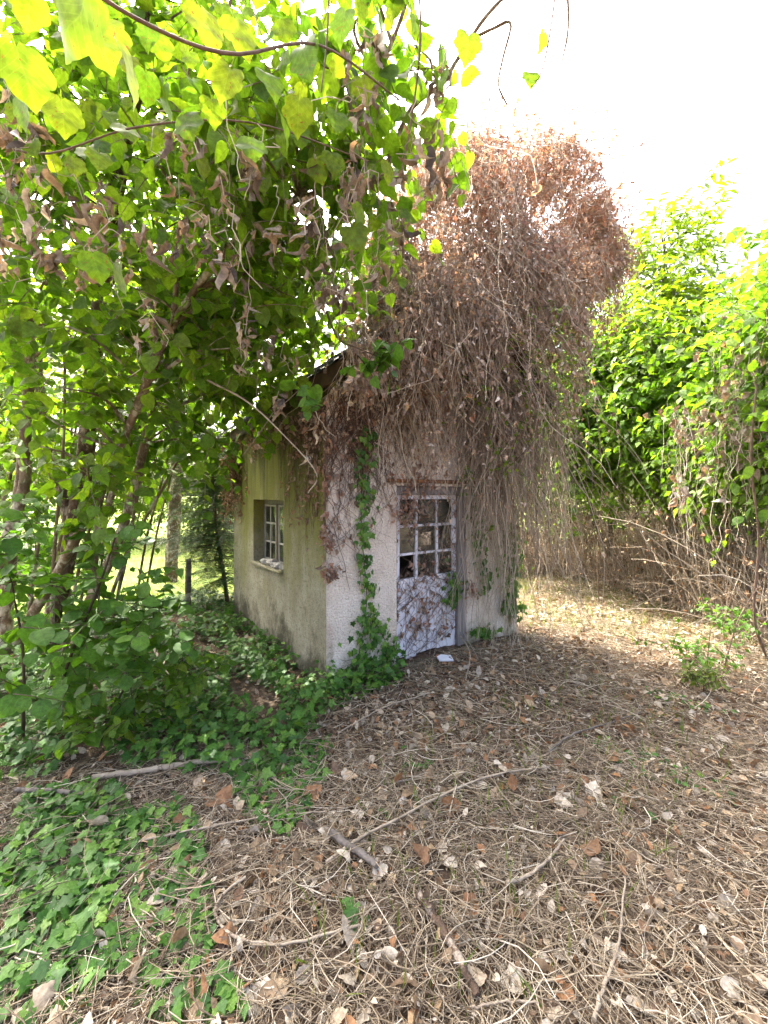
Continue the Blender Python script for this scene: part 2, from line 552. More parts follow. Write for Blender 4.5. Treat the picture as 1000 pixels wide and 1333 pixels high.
# ------------------------------------------------------------------ ground
def hz(x, y):
    x = np.asarray(x, dtype=np.float64); y = np.asarray(y, dtype=np.float64)
    h = 0.018 * np.sin(x * 2.1 + y * 1.3) + 0.014 * np.sin(x * 3.7 - y * 2.9 + 1) + 0.008 * np.sin(x * 7.1 + y * 6.3)
    d = np.hypot(x, y)
    far = np.clip((d - 12) / 60, 0, 1)
    return h + far * (np.sin(x * .11) * .25 + np.sin(y * .09) * .25)


def make_ground():
    g = np.concatenate((-np.geomspace(6, 700, 26)[::-1], np.linspace(-5.9, 5.9, 150), np.geomspace(6, 700, 26)))
    gy = np.concatenate((-np.geomspace(2, 700, 22)[::-1], np.linspace(-1.9, 10, 170), np.geomspace(10.1, 700, 30)))
    X, Y = np.meshgrid(g, gy)
    Z = hz(X, Y)
    near = np.clip(1 - (np.hypot(X, Y) - 6) / 4, 0, 1)
    Z = Z + near * N_(0, .006, Z.shape)
    nx, ny = len(g), len(gy)
    v = np.stack((X, Y, Z), -1).reshape(-1, 3)
    i, j = np.meshgrid(np.arange(nx - 1), np.arange(ny - 1))
    a = (j * nx + i).ravel()
    q = np.stack((a, a + 1, a + nx + 1, a + nx), -1).ravel()
    me = mesh_np('ground', v, q, np.arange(len(a)) * 4, np.full(len(a), 4))
    m, nt, lk = new_mat('ground_soil')
    tc = nt.new('ShaderNodeTexCoord')
    no = nt.new('ShaderNodeTexNoise'); no.inputs['Scale'].default_value = 9; no.inputs['Detail'].default_value = 9; no.inputs['Roughness'].default_value = .75
    lk.new(tc.outputs['Object'], no.inputs['Vector'])
    r1 = ramp(nt, [(.3, (.035, .025, .017)), (.5, (.09, .066, .046)), (.7, (.2, .155, .105))])
    lk.new(no.outputs[0], r1.inputs[0])
    n2 = nt.new('ShaderNodeTexNoise'); n2.inputs['Scale'].default_value = 1.1; n2.inputs['Detail'].default_value = 8
    lk.new(tc.outputs['Object'], n2.inputs['Vector'])
    r2 = ramp(nt, [(.3, (.08, .13, .025)), (.7, (.2, .25, .055))])
    lk.new(n2.outputs[0], r2.inputs[0])
    sp = nt.new('ShaderNodeSeparateXYZ'); lk.new(tc.outputs['Object'], sp.inputs[0])
    ny_ = nt.new('ShaderNodeMath'); ny_.operation = 'MULTIPLY_ADD'; ny_.inputs[1].default_value = 2.0
    lx = nt.new('ShaderNodeMath'); lx.operation = 'MULTIPLY_ADD'; lx.inputs[1].default_value = -.7
    lk.new(sp.outputs[0], lx.inputs[0]); lk.new(sp.outputs[1], lx.inputs[2])
    lk.new(n2.outputs[0], ny_.inputs[0]); lk.new(lx.outputs[0], ny_.inputs[2])
    mr = nt.new('ShaderNodeMapRange'); mr.inputs[1].default_value = 9.0; mr.inputs[2].default_value = 10.4
    lk.new(ny_.outputs[0], mr.inputs[0])
    mx = nt.new('ShaderNodeMix'); mx.data_type = 'RGBA'
    lk.new(mr.outputs[0], mx.inputs[0]); lk.new(r1.outputs[0], mx.inputs[6]); lk.new(r2.outputs[0], mx.inputs[7])
    pb = nt.new('ShaderNodeBsdfPrincipled'); pb.inputs['Roughness'].default_value = .95
    pb.inputs['Specular IOR Level'].default_value = .15
    lk.new(mx.outputs[2], pb.inputs['Base Color'])
    nb = nt.new('ShaderNodeTexNoise'); nb.inputs['Scale'].default_value = 45; nb.inputs['Detail'].default_value = 6
    lk.new(tc.outputs['Object'], nb.inputs['Vector'])
    bp = nt.new('ShaderNodeBump'); bp.inputs['Strength'].default_value = .9; bp.inputs['Distance'].default_value = .02
    lk.new(nb.outputs[0], bp.inputs['Height']); lk.new(bp.outputs[0], pb.inputs['Normal'])
    out = nt.new('ShaderNodeOutputMaterial'); lk.new(pb.outputs[0], out.inputs[0])
    o = obj('ground', me, m)
    o['kind'] = 'structure'
    return o


ground = make_ground()

# ------------------------------------------------------------------ shed
U0 = np.array((-0.509, 3.715))
D1 = np.array((0.807, 0.590)); D1 /= np.linalg.norm(D1)
D2 = np.array((-D1[1], D1[0]))
W = 2.7


def L2W(u, v, z):
    u, v, z = np.broadcast_arrays(np.asarray(u, float), np.asarray(v, float), np.asarray(z, float))
    return np.stack((U0[0] + u * D1[0] + v * D2[0], U0[1] + u * D1[1] + v * D2[1], z), -1)


def W2L(p):
    q = np.asarray(p)[..., :2] - U0
    return q @ D1, q @ D2


shed = thing('garden_shed', 'small derelict white rendered shed half buried under dead vines', 'shed', (U0[0], U0[1], 0))
shed.rotation_euler = (0, 0, math.atan2(D1[1], D1[0]))
shed['_local'] = 1


def box(name, b, mat, parent, bevel=0.0, jitter=0.0):
    x0, x1, y0, y1, z0, z1 = b
    bm = bmesh.new()
    r = bmesh.ops.create_cube(bm, size=1)
    for v in r['verts']:
        v.co = Vector(((x0 + x1) / 2 + v.co.x * (x1 - x0), (y0 + y1) / 2 + v.co.y * (y1 - y0), (z0 + z1) / 2 + v.co.z * (z1 - z0)))
        if jitter:
            v.co += Vector(N_(0, jitter, 3))
    if bevel:
        bmesh.ops.bevel(bm, geom=bm.edges[:], offset=bevel, segments=1, affect='EDGES')
    me = bpy.data.meshes.new(name)
    bm.to_mesh(me); bm.free()
    return obj(name, me, mat, parent)


def wall(name, cols, rows, top, empty, mp, mats, parent, side_mat=0):
    """solid wall with openings; mp(a, depth, z) -> local point, top(a) -> height"""
    verts, faces, mi = [], [], []
    idx = {}

    def vid(i, j, k):
        if (i, j, k) not in idx:
            z = rows[j] if j < len(rows) else top(cols[i])
            idx[(i, j, k)] = len(verts)
            verts.append(mp(cols[i], k, z))
        return idx[(i, j, k)]
    nc, nr = len(cols) - 1, len(rows)
    full = lambda i, j: 0 <= i < nc and 0 <= j < nr and not empty(i, j)
    for i in range(nc):
        for j in range(nr):
            if not full(i, j):
                continue
            faces.append((vid(i, j, 0), vid(i + 1, j, 0), vid(i + 1, j + 1, 0), vid(i, j + 1, 0))); mi.append(0)
            faces.append((vid(i, j + 1, 1), vid(i + 1, j + 1, 1), vid(i + 1, j, 1), vid(i, j, 1))); mi.append(1)
            for (di, dj, p, q) in ((-1, 0, (i, j), (i, j + 1)), (1, 0, (i + 1, j + 1), (i + 1, j)), (0, -1, (i + 1, j), (i, j)), (0, 1, (i, j + 1), (i + 1, j + 1))):
                if not full(i + di, j + dj):
                    faces.append((vid(*p, 0), vid(*q, 0), vid(*q, 1), vid(*p, 1)))
                    mi.append(side_mat if (i + di < 0) else 0)
    me = bpy.data.meshes.new(name)
    me.from_pydata(verts, [], faces)
    for m in mats:
        me.materials.append(m)
    me.polygons.foreach_set('material_index', mi)
    bm = bmesh.new(); bm.from_mesh(me); bmesh.ops.recalc_face_normals(bm, faces=bm.faces[:]); bm.to_mesh(me); bm.free()
    return obj(name, me, None, parent)


ER = 3.72                                                        # ridge height
eave = lambda v: 2.78 - 0.075 * v                           # the eave sags towards the back
TH = 0.18
DU0, DU1, DZ = 0.786, 1.80, 1.80                                  # doorway
WV0, WV1, WZ0, WZ1 = 0.955, 1.893, 0.86, 1.65                     # window in the left wall
gab = lambda u: (2.56 + (ER - 0.12 - 2.56) * (u / 1.35)) if u <= 1.35 else (2.56 + (ER - 0.12 - 2.56) * ((W - u) / 1.35))
wall('wall', [0, DU0, 1.35, DU1, W], [-0.1, DZ], gab, lambda i, j: j == 0 and i in (1, 2),
     lambda a, k, z: (a, k * TH, z), [MAT['roughcast'], MAT['plaster'], MAT['cement']], shed, side_mat=2)['label'] = 'white roughcast front wall round the door'
wall('wall', [TH, WV0, WV1, W], [-0.1, WZ0, WZ1], lambda v: eave(v) - .08, lambda i, j: i == 1 and j == 1,
     lambda a, k, z: (k * TH, a, z), [MAT['cement'], MAT['plaster']], shed)['label'] = 'grey green algae stained side wall with the window'
wall('wall', [TH, W], [-0.1], lambda v: eave(v) - .08, lambda i, j: False,
     lambda a, k, z: (W - k * TH, a, z), [MAT['roughcast'], MAT['plaster']], shed)
wall('wall', [TH, 1.35, W - TH], [-0.1], lambda u: gab(u) - .1, lambda i, j: False,
     lambda a, k, z: (a, W - k * TH, z), [MAT['roughcast'], MAT['plaster']], shed)
box('floor', (TH, W - TH, TH, W - TH, -.05, .03), MAT['floor'], shed)
box('cabinet', (.5, 1.9, W - TH - .35, W - TH - .02, .03, 1.2), MAT['brownwood'], shed, .01)

# door: planks below, three by three panes above, standing in a grey wooden frame
door = box('door', (DU0 + .02, DU1 - .13, .085, .10, .0, .80), MAT['darkwood'], shed)
door['label'] = 'white plank door with nine panes and a broken corner'
n = 6
du = (DU1 - .13 - DU0 - .02) / n
for i in range(n):
    x0 = DU0 + .02 + i * du
    box('plank', (x0 + .003, x0 + du - .003, .055 + .004 * R(), .085, .015 + .04 * R(), .80), MAT['whitepaint'], door, .003, .001)
gx = np.linspace(DU0 + .02, DU1 - .13, 4)
gz = np.array((.815, 1.095, 1.385, 1.68))
box('rail', (gx[0], gx[3], .045, .095, .80, .845), MAT['whitepaint'], door, .004)
box('rail', (gx[0], gx[3], .047, .095, gz[3] - .02, gz[3] + .05), MAT['whitepaint'], door, .004)
for i, x in enumerate(gx):
    w = .03 if i in (0, 3) else .016
    xx = x + (.03 if i == 0 else -.03 if i == 3 else 0)
    box('stile' if i in (0, 3) else 'muntin', (xx - w, xx + w, .049, .09, .847, gz[3] - .022), MAT['whitepaint'], door, .003, .0012)
for z in gz[1:3]:
    for i in range(3):
        x0 = gx[i] + (.062 if i == 0 else .018); x1 = gx[i + 1] - (.062 if i == 2 else .018)
        box('muntin', (x0, x1, .052, .086, z - .013, z + .013), MAT['whitepaint'], door, .003, .0012)
for i in range(3):
    for j in range(3):
        if i == 0 and j == 0:
            continue                                             # this pane is missing
        x0 = gx[i] + (.062 if i == 0 else .018); x1 = gx[i + 1] - (.062 if i == 2 else .018)
        z0 = gz[j] + (.034 if j == 0 else .015); z1 = gz[j + 1] - (.025 if j == 2 else .015)
        t = N_(0, .004, 4)
        me = bpy.data.meshes.new('pane')
        me.from_pydata([(x0, .067 + t[0], z0), (x1, .067 + t[1], z0), (x1, .067 + t[2], z1), (x0, .067 + t[3], z1),
                        (x0, .070 + t[0], z0), (x1, .070 + t[1], z0), (x1, .070 + t[2], z1), (x0, .070 + t[3], z1)], [],
                       [(0, 1, 2, 3), (7, 6, 5, 4), (0, 4, 5, 1), (1, 5, 6, 2), (2, 6, 7, 3), (3, 7, 4, 0)])
        obj('pane', me, MAT['hazyglass'], door)
fr = box('door_frame', (DU1 - .125, DU1 + .0, .02, .15, .0, DZ - .10), MAT['greywood'], shed, .006, .002)
box('door_frame', (DU0 - .0, DU1, .022, .15, DZ - .095, DZ - .002), MAT['greywood'], shed, .005, .001)
box('lintel', (DU0 - .12, DU1 + .12, -.03, .0, DZ + .03, DZ + .065), MAT['brownwood'], shed, .005, .002)
box('door_step', (DU0 - .05, DU1 + .05, -.2, -.004, -.06, .012), MAT['cement'], shed, .015, .006)

# window in the left wall, two casements, the left one open a little
win = box('window', (.13, .165, WV0 + .02, WV1 - .02, WZ1 - .055, WZ1 - .004), MAT['greywood'], shed, .004)
win['label'] = 'small two leaf window with rubble on its sill'
box('frame', (.13, .165, WV0 + .02, WV1 - .02, WZ0 + .004, WZ0 + .05), MAT['greywood'], win, .004)
for v0 in (WV0 + .003, WV1 - .053):
    box('frame', (.128, .168, v0, v0 + .05, WZ0 + .052, WZ1 - .058), MAT['greywood'], win, .004)
vm = (WV0 + WV1) / 2
box('mullion', (.118, .170, vm - .03, vm + .03, WZ0 + .052, WZ1 - .058), MAT['darkwood'], win, .004)
for (a, b) in ((WV0 + .055, vm - .032), (vm + .032, WV1 - .055)):
    c = (a + b) / 2
    for v0 in (a, c - .012, b - .026):
        box('muntin', (.122, .142, v0, v0 + .025, WZ0 + .054, WZ1 - .06), MAT['oldpaint'], win, .002, .001)
    zz = np.linspace(WZ0 + .054, WZ1 - .06, 4)
    for k, z in enumerate(zz):
        for (p, q) in ((a + .027, c - .014), (c + .014, b - .028)):
            zc = z + (.011 if k == 0 else -.011 if k == 3 else 0)
            box('muntin', (.124, .140, p, q, zc - .011, zc + .011), MAT['oldpaint'], win, .002, .001)
    for k in range(3):
        for (p, q) in ((a + .027, c - .014), (c + .014, b - .028)):
            box('pane', (.131, .133, p, q, zz[k] + .014, zz[k + 1] - .014), MAT['glass'], win, 0, .0015)
box('window_sill', (-.05, .125, WV0 + .004, WV1 - .004, WZ0 - .0, WZ0 + .03), MAT['cement'], shed, .008, .004)

# roof: rafters, boards, barge board and slates one by one on the visible slope
OV = 0.03                                                         # side overhang
FO, BO = 0.50, 0.30                                               # front and back overhang


def roofpt(s, t, h=0.0, side=0):
    """s along the ridge (-FO..W+BO), t 0 at the eave .. 1 at the ridge"""
    ze = eave(s) - 0.02
    u = -OV + t * (1.35 + OV)
    z = ze + t * (ER - ze)
    nx, nz = -0.62, 0.78
    u, z = u + nx * h, z + nz * h
    return (u if side == 0 else W - u, s, z)


for side in (0, 1):
    v = [roofpt(s, t, h, side) for h in (0, .03) for t in (0, 1) for s in (-FO, W + BO)]
    me = bpy.data.meshes.new('roof_deck')
    me.from_pydata(v, [], [(0, 1, 3, 2), (4, 6, 7, 5), (0, 4, 5, 1), (2, 3, 7, 6), (0, 2, 6, 4), (1, 5, 7, 3)])
    bm = bmesh.new(); bm.from_mesh(me); bmesh.ops.recalc_face_normals(bm, faces=bm.faces[:]); bm.to_mesh(me); bm.free()
    deck = obj('roof_deck', me, MAT['darkwood'], shed)
    if side == 0:
        deck_left = deck
for s in np.linspace(-FO + .12, W + BO - .1, 8):
    p = [roofpt(s + ds, t, h) for h in (-.10, -.003) for t in (.012, .35) for ds in (-.035, .035)]
    me = bpy.data.meshes.new('rafter')
    me.from_pydata(p, [], [(0, 1, 3, 2), (4, 6, 7, 5), (0, 4, 5, 1), (2, 3, 7, 6), (0, 2, 6, 4), (1, 5, 7, 3)])
    obj('rafter', me, MAT['brownwood'], shed)
# fascia board along the eave
pts = []
for s in np.linspace(-FO, W + BO, 8):
    pts.append(s)
me = bpy.data.meshes.new('fascia_board')
vv, ff = [], []
for s in pts:
    z = eave(s) - .02
    for (du_, dz_) in ((-OV - .028, -.12), (-OV - .003, -.12), (-OV - .003, .01), (-OV - .028, .01)):
        vv.append((du_, s, z + dz_ + N_(0, .003)))
for i in range(len(pts) - 1):
    for k in range(4):
        a = i * 4 + k; b = i * 4 + (k + 1) % 4
        ff.append((a, b, b + 4, a + 4))
ff += [(3, 2, 1, 0), tuple(len(vv) - 4 + k for k in range(4))]
me.from_pydata(vv, [], ff)
obj('fascia_board', me, MAT['darkwood'], shed)
for side in (0, 1):
    p = [roofpt(s, t, h, side) for h in (-.13, .02) for t in (.0, 1.0) for s in (-FO - .028, -FO - .003)]
    me = bpy.data.meshes.new('barge_board')
    me.from_pydata(p, [], [(0, 1, 3, 2), (4, 6, 7, 5), (0, 4, 5, 1), (2, 3, 7, 6), (0, 2, 6, 4), (1, 5, 7, 3)])
    obj('barge_board', me, MAT['darkwood'], shed)
# slates
sl = bpy.data.meshes.new('slate')
sl.from_pydata([(-.5, -.5, -.5), (.5, -.5, -.5), (.5, .5, -.5), (-.5, .5, -.5), (-.46, -.46, .5), (.46, -.48, .5), (.48, .48, .5), (-.47, .5, .5)], [],
               [(3, 2, 1, 0), (4, 5, 6, 7), (0, 1, 5, 4), (1, 2, 6, 5), (2, 3, 7, 6), (3, 0, 4, 7)])
sl.materials.append(MAT['slate'])
slope = math.atan2(ER - 2.64, 1.35 + OV)
acc = Acc()
sb = Base([(-.5, -.5, -.5), (.5, -.5, -.5), (.5, .5, -.5), (-.5, .5, -.5), (-.46, -.46, .5), (.46, -.48, .5), (.48, .48, .5), (-.47, .5, .5)],
          [(3, 2, 1, 0), (4, 5, 6, 7), (0, 1, 5, 4), (1, 2, 6, 5), (2, 3, 7, 6), (3, 0, 4, 7)])
for row in range(9):
    t = (row + .35) / 9.2
    for c in range(14):
        s = -FO - .03 + (c + .5 + .5 * (row % 2)) * (W + FO + BO) / 14
        if s > W + BO:
            continue
        x, y, z = roofpt(s, t, .05 + .004 * R())
        ang = -slope
        # slope direction: from eave (-u) up to ridge (+u)
        M = Matrix.Rotation(-slope + .06, 4, 'Y') @ Matrix.Rotation(N_(0, .02), 4, 'Z') @ Matrix.Diagonal((.27, .238, .012, 1))
        if row < 9:
            o = bpy.data.objects.new('slate', sl)
            link(o, shed)
            o.matrix_basis = Matrix.Translation((x - (.03 if row == 0 else 0), y, z)) @ M
        M2 = Matrix.Rotation(slope - .06, 4, 'Y') @ Matrix.Diagonal((.27, .238, .012, 1))
        A = np.array(M2)[:3, :3]
        acc.place(sb, A[None], np.array([[W - x, y, z]]), R(1))
o = acc.build('slates', MAT['slate'], shed, 'stuff', smooth=False)

# ------------------------------------------------------------------ leaf shapes
def leaf_base(half, mids, fold=.25, curl=.2, petiole=.3, seed=0, noise=.0, roll=0.0, wave=.0, twist=0.0):
    rg = np.random.default_rng(seed)
    half = np.array(half, float)
    n = len(half)
    V, LC, Fc = [], [], []
    def z(x, y):
        return fold * abs(x) - curl * y * y + wave * math.sin(9 * y + 3 * x + seed) + (rg.normal(0, noise) if noise else 0)
    mid = []
    for m in mids:
        V.append((0, m, z(0, m))); LC.append((0, m, 0)); mid.append(len(V) - 1)
    for sgn in (1, -1):
        out = []
        for (x, y) in half:
            if abs(x) < 1e-6 and (abs(y - mids[0]) < 1e-6 or abs(y - mids[-1]) < 1e-6):
                out.append(mid[0] if abs(y - mids[0]) < 1e-6 else mid[-1]); continue
            V.append((x * sgn, y, z(x * sgn, y))); LC.append((x * sgn, y, 0)); out.append(len(V) - 1)
        for i in range(n - 1):
            f = [mid[i], out[i], out[i + 1], mid[i + 1]]
            g = []
            for q in f:
                if q not in g:
                    g.append(q)
            if len(g) >= 3:
                Fc.append(g if sgn == 1 else g[::-1])
    V = np.array(V)
    if roll:                                                     # curl the blade across its width
        a = V[:, 0] * roll
        rad = 1 / roll
        V = np.stack((np.sin(a) * rad, V[:, 1], V[:, 2] + (1 - np.cos(a)) * rad), 1)
    if twist:
        a = V[:, 1] * twist
        V = np.stack((V[:, 0] * np.cos(a) - V[:, 2] * np.sin(a), V[:, 1], V[:, 0] * np.sin(a) + V[:, 2] * np.cos(a)), 1)
    V = V.tolist()
    if petiole:
        k = len(V)
        V += [(-.012, -petiole, .05), (.012, -petiole, .05), (.012, .02, .005), (-.012, .02, .005)]
        LC += [(0, 0, 0)] * 4
        Fc.append([k, k + 1, k + 2, k + 3])
    return Base(V, Fc, LC)


def serrate(half, k=2, depth=.035):
    h = np.array(half, float)
    out, mids = [h[0]], [max(0, h[0][1])]
    for i in range(len(h) - 1):
        for j in range(1, k + 1):
            f = j / k
            p = h[i] * (1 - f) + h[i + 1] * f
            if j < k:
                p = p * np.array((1 + depth * 2.2, 1))
            out.append(p)
    return out


LIME = [(0, .02), (.17, -.07), (.36, .03), (.47, .24), (.44, .48), (.30, .72), (.12, .9), (0, 1.05)]
LIMEM = [.02, .04, .12, .28, .5, .74, .9, 1.05]
OVAL = [(0, 0), (.2, .1), (.33, .35), (.3, .6), (.15, .85), (0, 1)]
OVALM = [0, .1, .35, .6, .85, 1]
ROUND = [(0, .02), (.2, -.04), (.4, .1), (.48, .38), (.4, .68), (.2, .86), (0, .97)]
ROUNDM = [.02, .04, .14, .4, .68, .86, .97]
IVY = [(0, .0), (.14, -.14), (.40, -.08), (.33, .14), (.52, .36), (.24, .48), (.12, .74), (0, 1.0)]
IVYM = [0, .0, .04, .15, .32, .5, .74, 1.0]
GRAPE = [(0, .04), (.1, -.10), (.32, -.12), (.5, .04), (.5, .22), (.6, .38), (.52, .54), (.40, .6), (.32, .78), (.15, .9), (0, 1.06)]
GRAPEM = [.05, .06, .08, .14, .24, .38, .5, .58, .76, .86, 1.06]


def ser(half, mids, k=2, depth=.03):
    h = serrate(half, k, depth)
    m = []
    for i in range(len(mids) - 1):
        for j in range(k):
            m.append(mids[i] + (mids[i + 1] - mids[i]) * j / k)
    m.append(mids[-1])
    return h, m


B = {}
B['lime_hi'] = [leaf_base(*ser(LIME, LIMEM), fold=f, curl=c, wave=w, seed=s) for s, (f, c, w) in enumerate(((.25, .2, .02), (.1, .35, .03), (-.15, .3, .03), (.35, .1, .02)))]
B['lime'] = [leaf_base(LIME, LIMEM, fold=f, curl=c, wave=.02, seed=s) for s, (f, c) in enumerate(((.25, .2), (.1, .35), (-.15, .3)))]
B['grape_hi'] = [leaf_base(*ser(GRAPE, GRAPEM, 2, .02), fold=f, curl=c, wave=w, seed=s) for s, (f, c, w) in enumerate(((.15, .2, .03), (.05, .3, .04), (-.2, .25, .05)))]
B['round_hi'] = [leaf_base(*ser(ROUND, ROUNDM, 2, .02), fold=f, curl=c, wave=w, seed=s) for s, (f, c, w) in enumerate(((.2, .15, .02), (.08, .25, .03), (-.1, .2, .03)))]
B['oval'] = [leaf_base(OVAL, OVALM, fold=f, curl=c, wave=.015, seed=s, petiole=.15) for s, (f, c) in enumerate(((.3, .2), (.15, .35), (-.1, .3)))]
B['oval_low'] = [leaf_base([(0, 0), (.32, .4), (0, 1)], [0, .42, 1], fold=f, curl=c, petiole=0) for (f, c) in ((.3, .2), (.1, .35))]
B['lance'] = [leaf_base([(0, 0), (.14, .3), (.12, .65), (0, 1)], [0, .3, .65, 1], fold=.3, curl=c, petiole=.06) for c in (.15, .3)]
B['ivy'] = [leaf_base(IVY, IVYM, fold=f, curl=c, wave=.02, seed=s, petiole=.2) for s, (f, c) in enumerate(((.15, .15), (.05, .25), (-.12, .2)))]
B['dead'] = [leaf_base(LIME, LIMEM, fold=.5, curl=c, noise=.06, seed=s + 3, roll=r, twist=t, petiole=.4) for s, (c, r, t) in enumerate(((.2, 3.5, .8), (.5, 4.5, -1.2), (-.3, 3, 1.5), (.6, 2.5, .5)))]
B['dead_low'] = [leaf_base([(0, 0), (.3, .25), (.25, .65), (0, 1)], [0, .25, .65, 1], fold=.4, curl=c, noise=.08, seed=s + 9, roll=r, twist=t, petiole=.3) for s, (c, r, t) in enumerate(((.2, 3.5, 1), (.5, 4, -1.4), (-.4, 3, 1.6)))]
WITH = [(0, .02), (.10, .0), (.2, .16), (.24, .4), (.16, .68), (.07, .88), (0, 1.0)]
WITHM = [.02, .04, .18, .42, .68, .88, 1.0]
B['withered'] = [leaf_base(WITH, WITHM, fold=.7, curl=c, noise=.05, seed=s + 50, roll=r, twist=t, petiole=.5) for s, (c, r, t) in enumerate(((.1, 5, 1.5), (.6, 7, -2.2), (-.5, 6, 2.5), (.9, 4, .8), (.3, 8, -3), (-.2, 3, 1)))]
B['litter'] = [leaf_base(OVAL, OVALM, fold=f, curl=c, noise=.035, seed=s + 20, roll=r, twist=t, petiole=.2) for s, (f, c, r, t) in enumerate(((.3, .25, 1.5, .3), (.1, .5, 2.2, -.5), (-.2, -.3, 1.2, .6), (.2, .1, .6, 0)))]
B['litter_lobed'] = [leaf_base(GRAPE, GRAPEM, fold=f, curl=c, noise=.04, seed=s + 30, roll=r, petiole=.3) for s, (f, c, r) in enumerate(((.2, .2, 1.2), (-.2, .3, .8)))]
B['far'] = [leaf_base([(0, 0), (.3, .4), (0, 1)], [0, .4, 1], fold=f, curl=.2, petiole=0) for f in (.3, -.2)]
B['blade'] = [Base([(-.03, 0, 0), (.03, 0, 0), (.022, .5, .06), (-.022, .5, .06), (0, 1, .28)], [(0, 1, 2, 3), (3, 2, 4)]),
              Base([(-.03, 0, 0), (.03, 0, 0), (.02, .5, .12), (-.02, .5, .12), (0.04, .95, .45)], [(0, 1, 2, 3), (3, 2, 4)])]
nd = []
nf = []
for i in range(7):
    y = i / 7
    for sg in (-1, 1):
        k = len(nd)
        nd += [(0, y, 0), (0, y + .05, 0), (sg * .24 * (1 - .5 * y), y + .12, -.02)]
        nf.append((k, k + 1, k + 2))
B['needle'] = [Base(nd, nf)]
fl = []
ff = []
for i in range(14):
    a = RNG.normal(size=3); a /= np.linalg.norm(a)
    b = np.cross(a, RNG.normal(size=3)); b /= np.linalg.norm(b)
    k = len(fl)
    fl += [tuple(b * .05), tuple(-b * .05), tuple(a * .55 + b * .1), tuple(a * .5 - b * .12)]
    ff.append((k, k + 1, k + 3, k + 2))
B['fluff'] = [Base(fl, ff)]


# ------------------------------------------------------------------ sprays of leaves on twigs
def ellipsoid_pts(c, r, n, shell=.45):
    d = unit(RNG.normal(size=(n, 3)))
    k = (shell + (1 - shell) * R(n)) ** (1 / 1.0)
    k = np.where(R(n) < .3, R(n) ** (1 / 3), k)
    return np.array(c) + d * k[:, None] * np.array(r), d


def sprays(start, direc, length, m, size, droop=.35, face=(0, 0, 1), flat=.6, n=6, spread=.9, jit=.35, sizevar=.35):
    """twigs from start along direc with m leaves each -> paths (S,n,3), leaf pos, tip, normal, size"""
    Sn = len(start)
    t = np.linspace(0, 1, n)
    d = unit(direc)
    L = np.asarray(length)[:, None, None]
    side = unit(np.cross(d, np.array((0, 0, 1.0)) + N_(0, .2, d.shape)))
    bend = N_(0, .25, (Sn, 1, 1))
    path = start[:, None, :] + L * (d[:, None, :] * t[None, :, None] + np.array((0, 0, -1.0)) * (droop * t ** 2)[None, :, None] + side[:, None, :] * bend * (t ** 2)[None, :, None])
    ft = (np.arange(m) + .6) / m
    k = ft * (n - 1)
    i = np.minimum(k.astype(int), n - 2)
    f = (k - i)[None, :, None]
    pos = path[:, i] * (1 - f) + path[:, i + 1] * f
    tan = unit(path[:, i + 1] - path[:, i])
    sgn = np.where(np.arange(m) % 2 == 0, 1, -1)[None, :, None]
    sgn = np.where(np.arange(m)[None, :, None] == m - 1, 0, sgn)
    tip = tan * .55 + side[:, None, :] * sgn * spread + np.array((0, 0, -droop)) + N_(0, jit, tan.shape)
    nor = np.array(face) * flat + N_(0, 1 - flat, tan.shape) * .9 + np.array((0, 0, .15))
    sz = size * (1 + sizevar * (R((Sn, m)) * 2 - 1)) * (1 - .25 * ft)[None, :]
    tipu = unit(tip)
    return path, (pos + tipu * (sz * .12)[..., None]).reshape(-1, 3), tip.reshape(-1, 3), nor.reshape(-1, 3), sz.ravel()


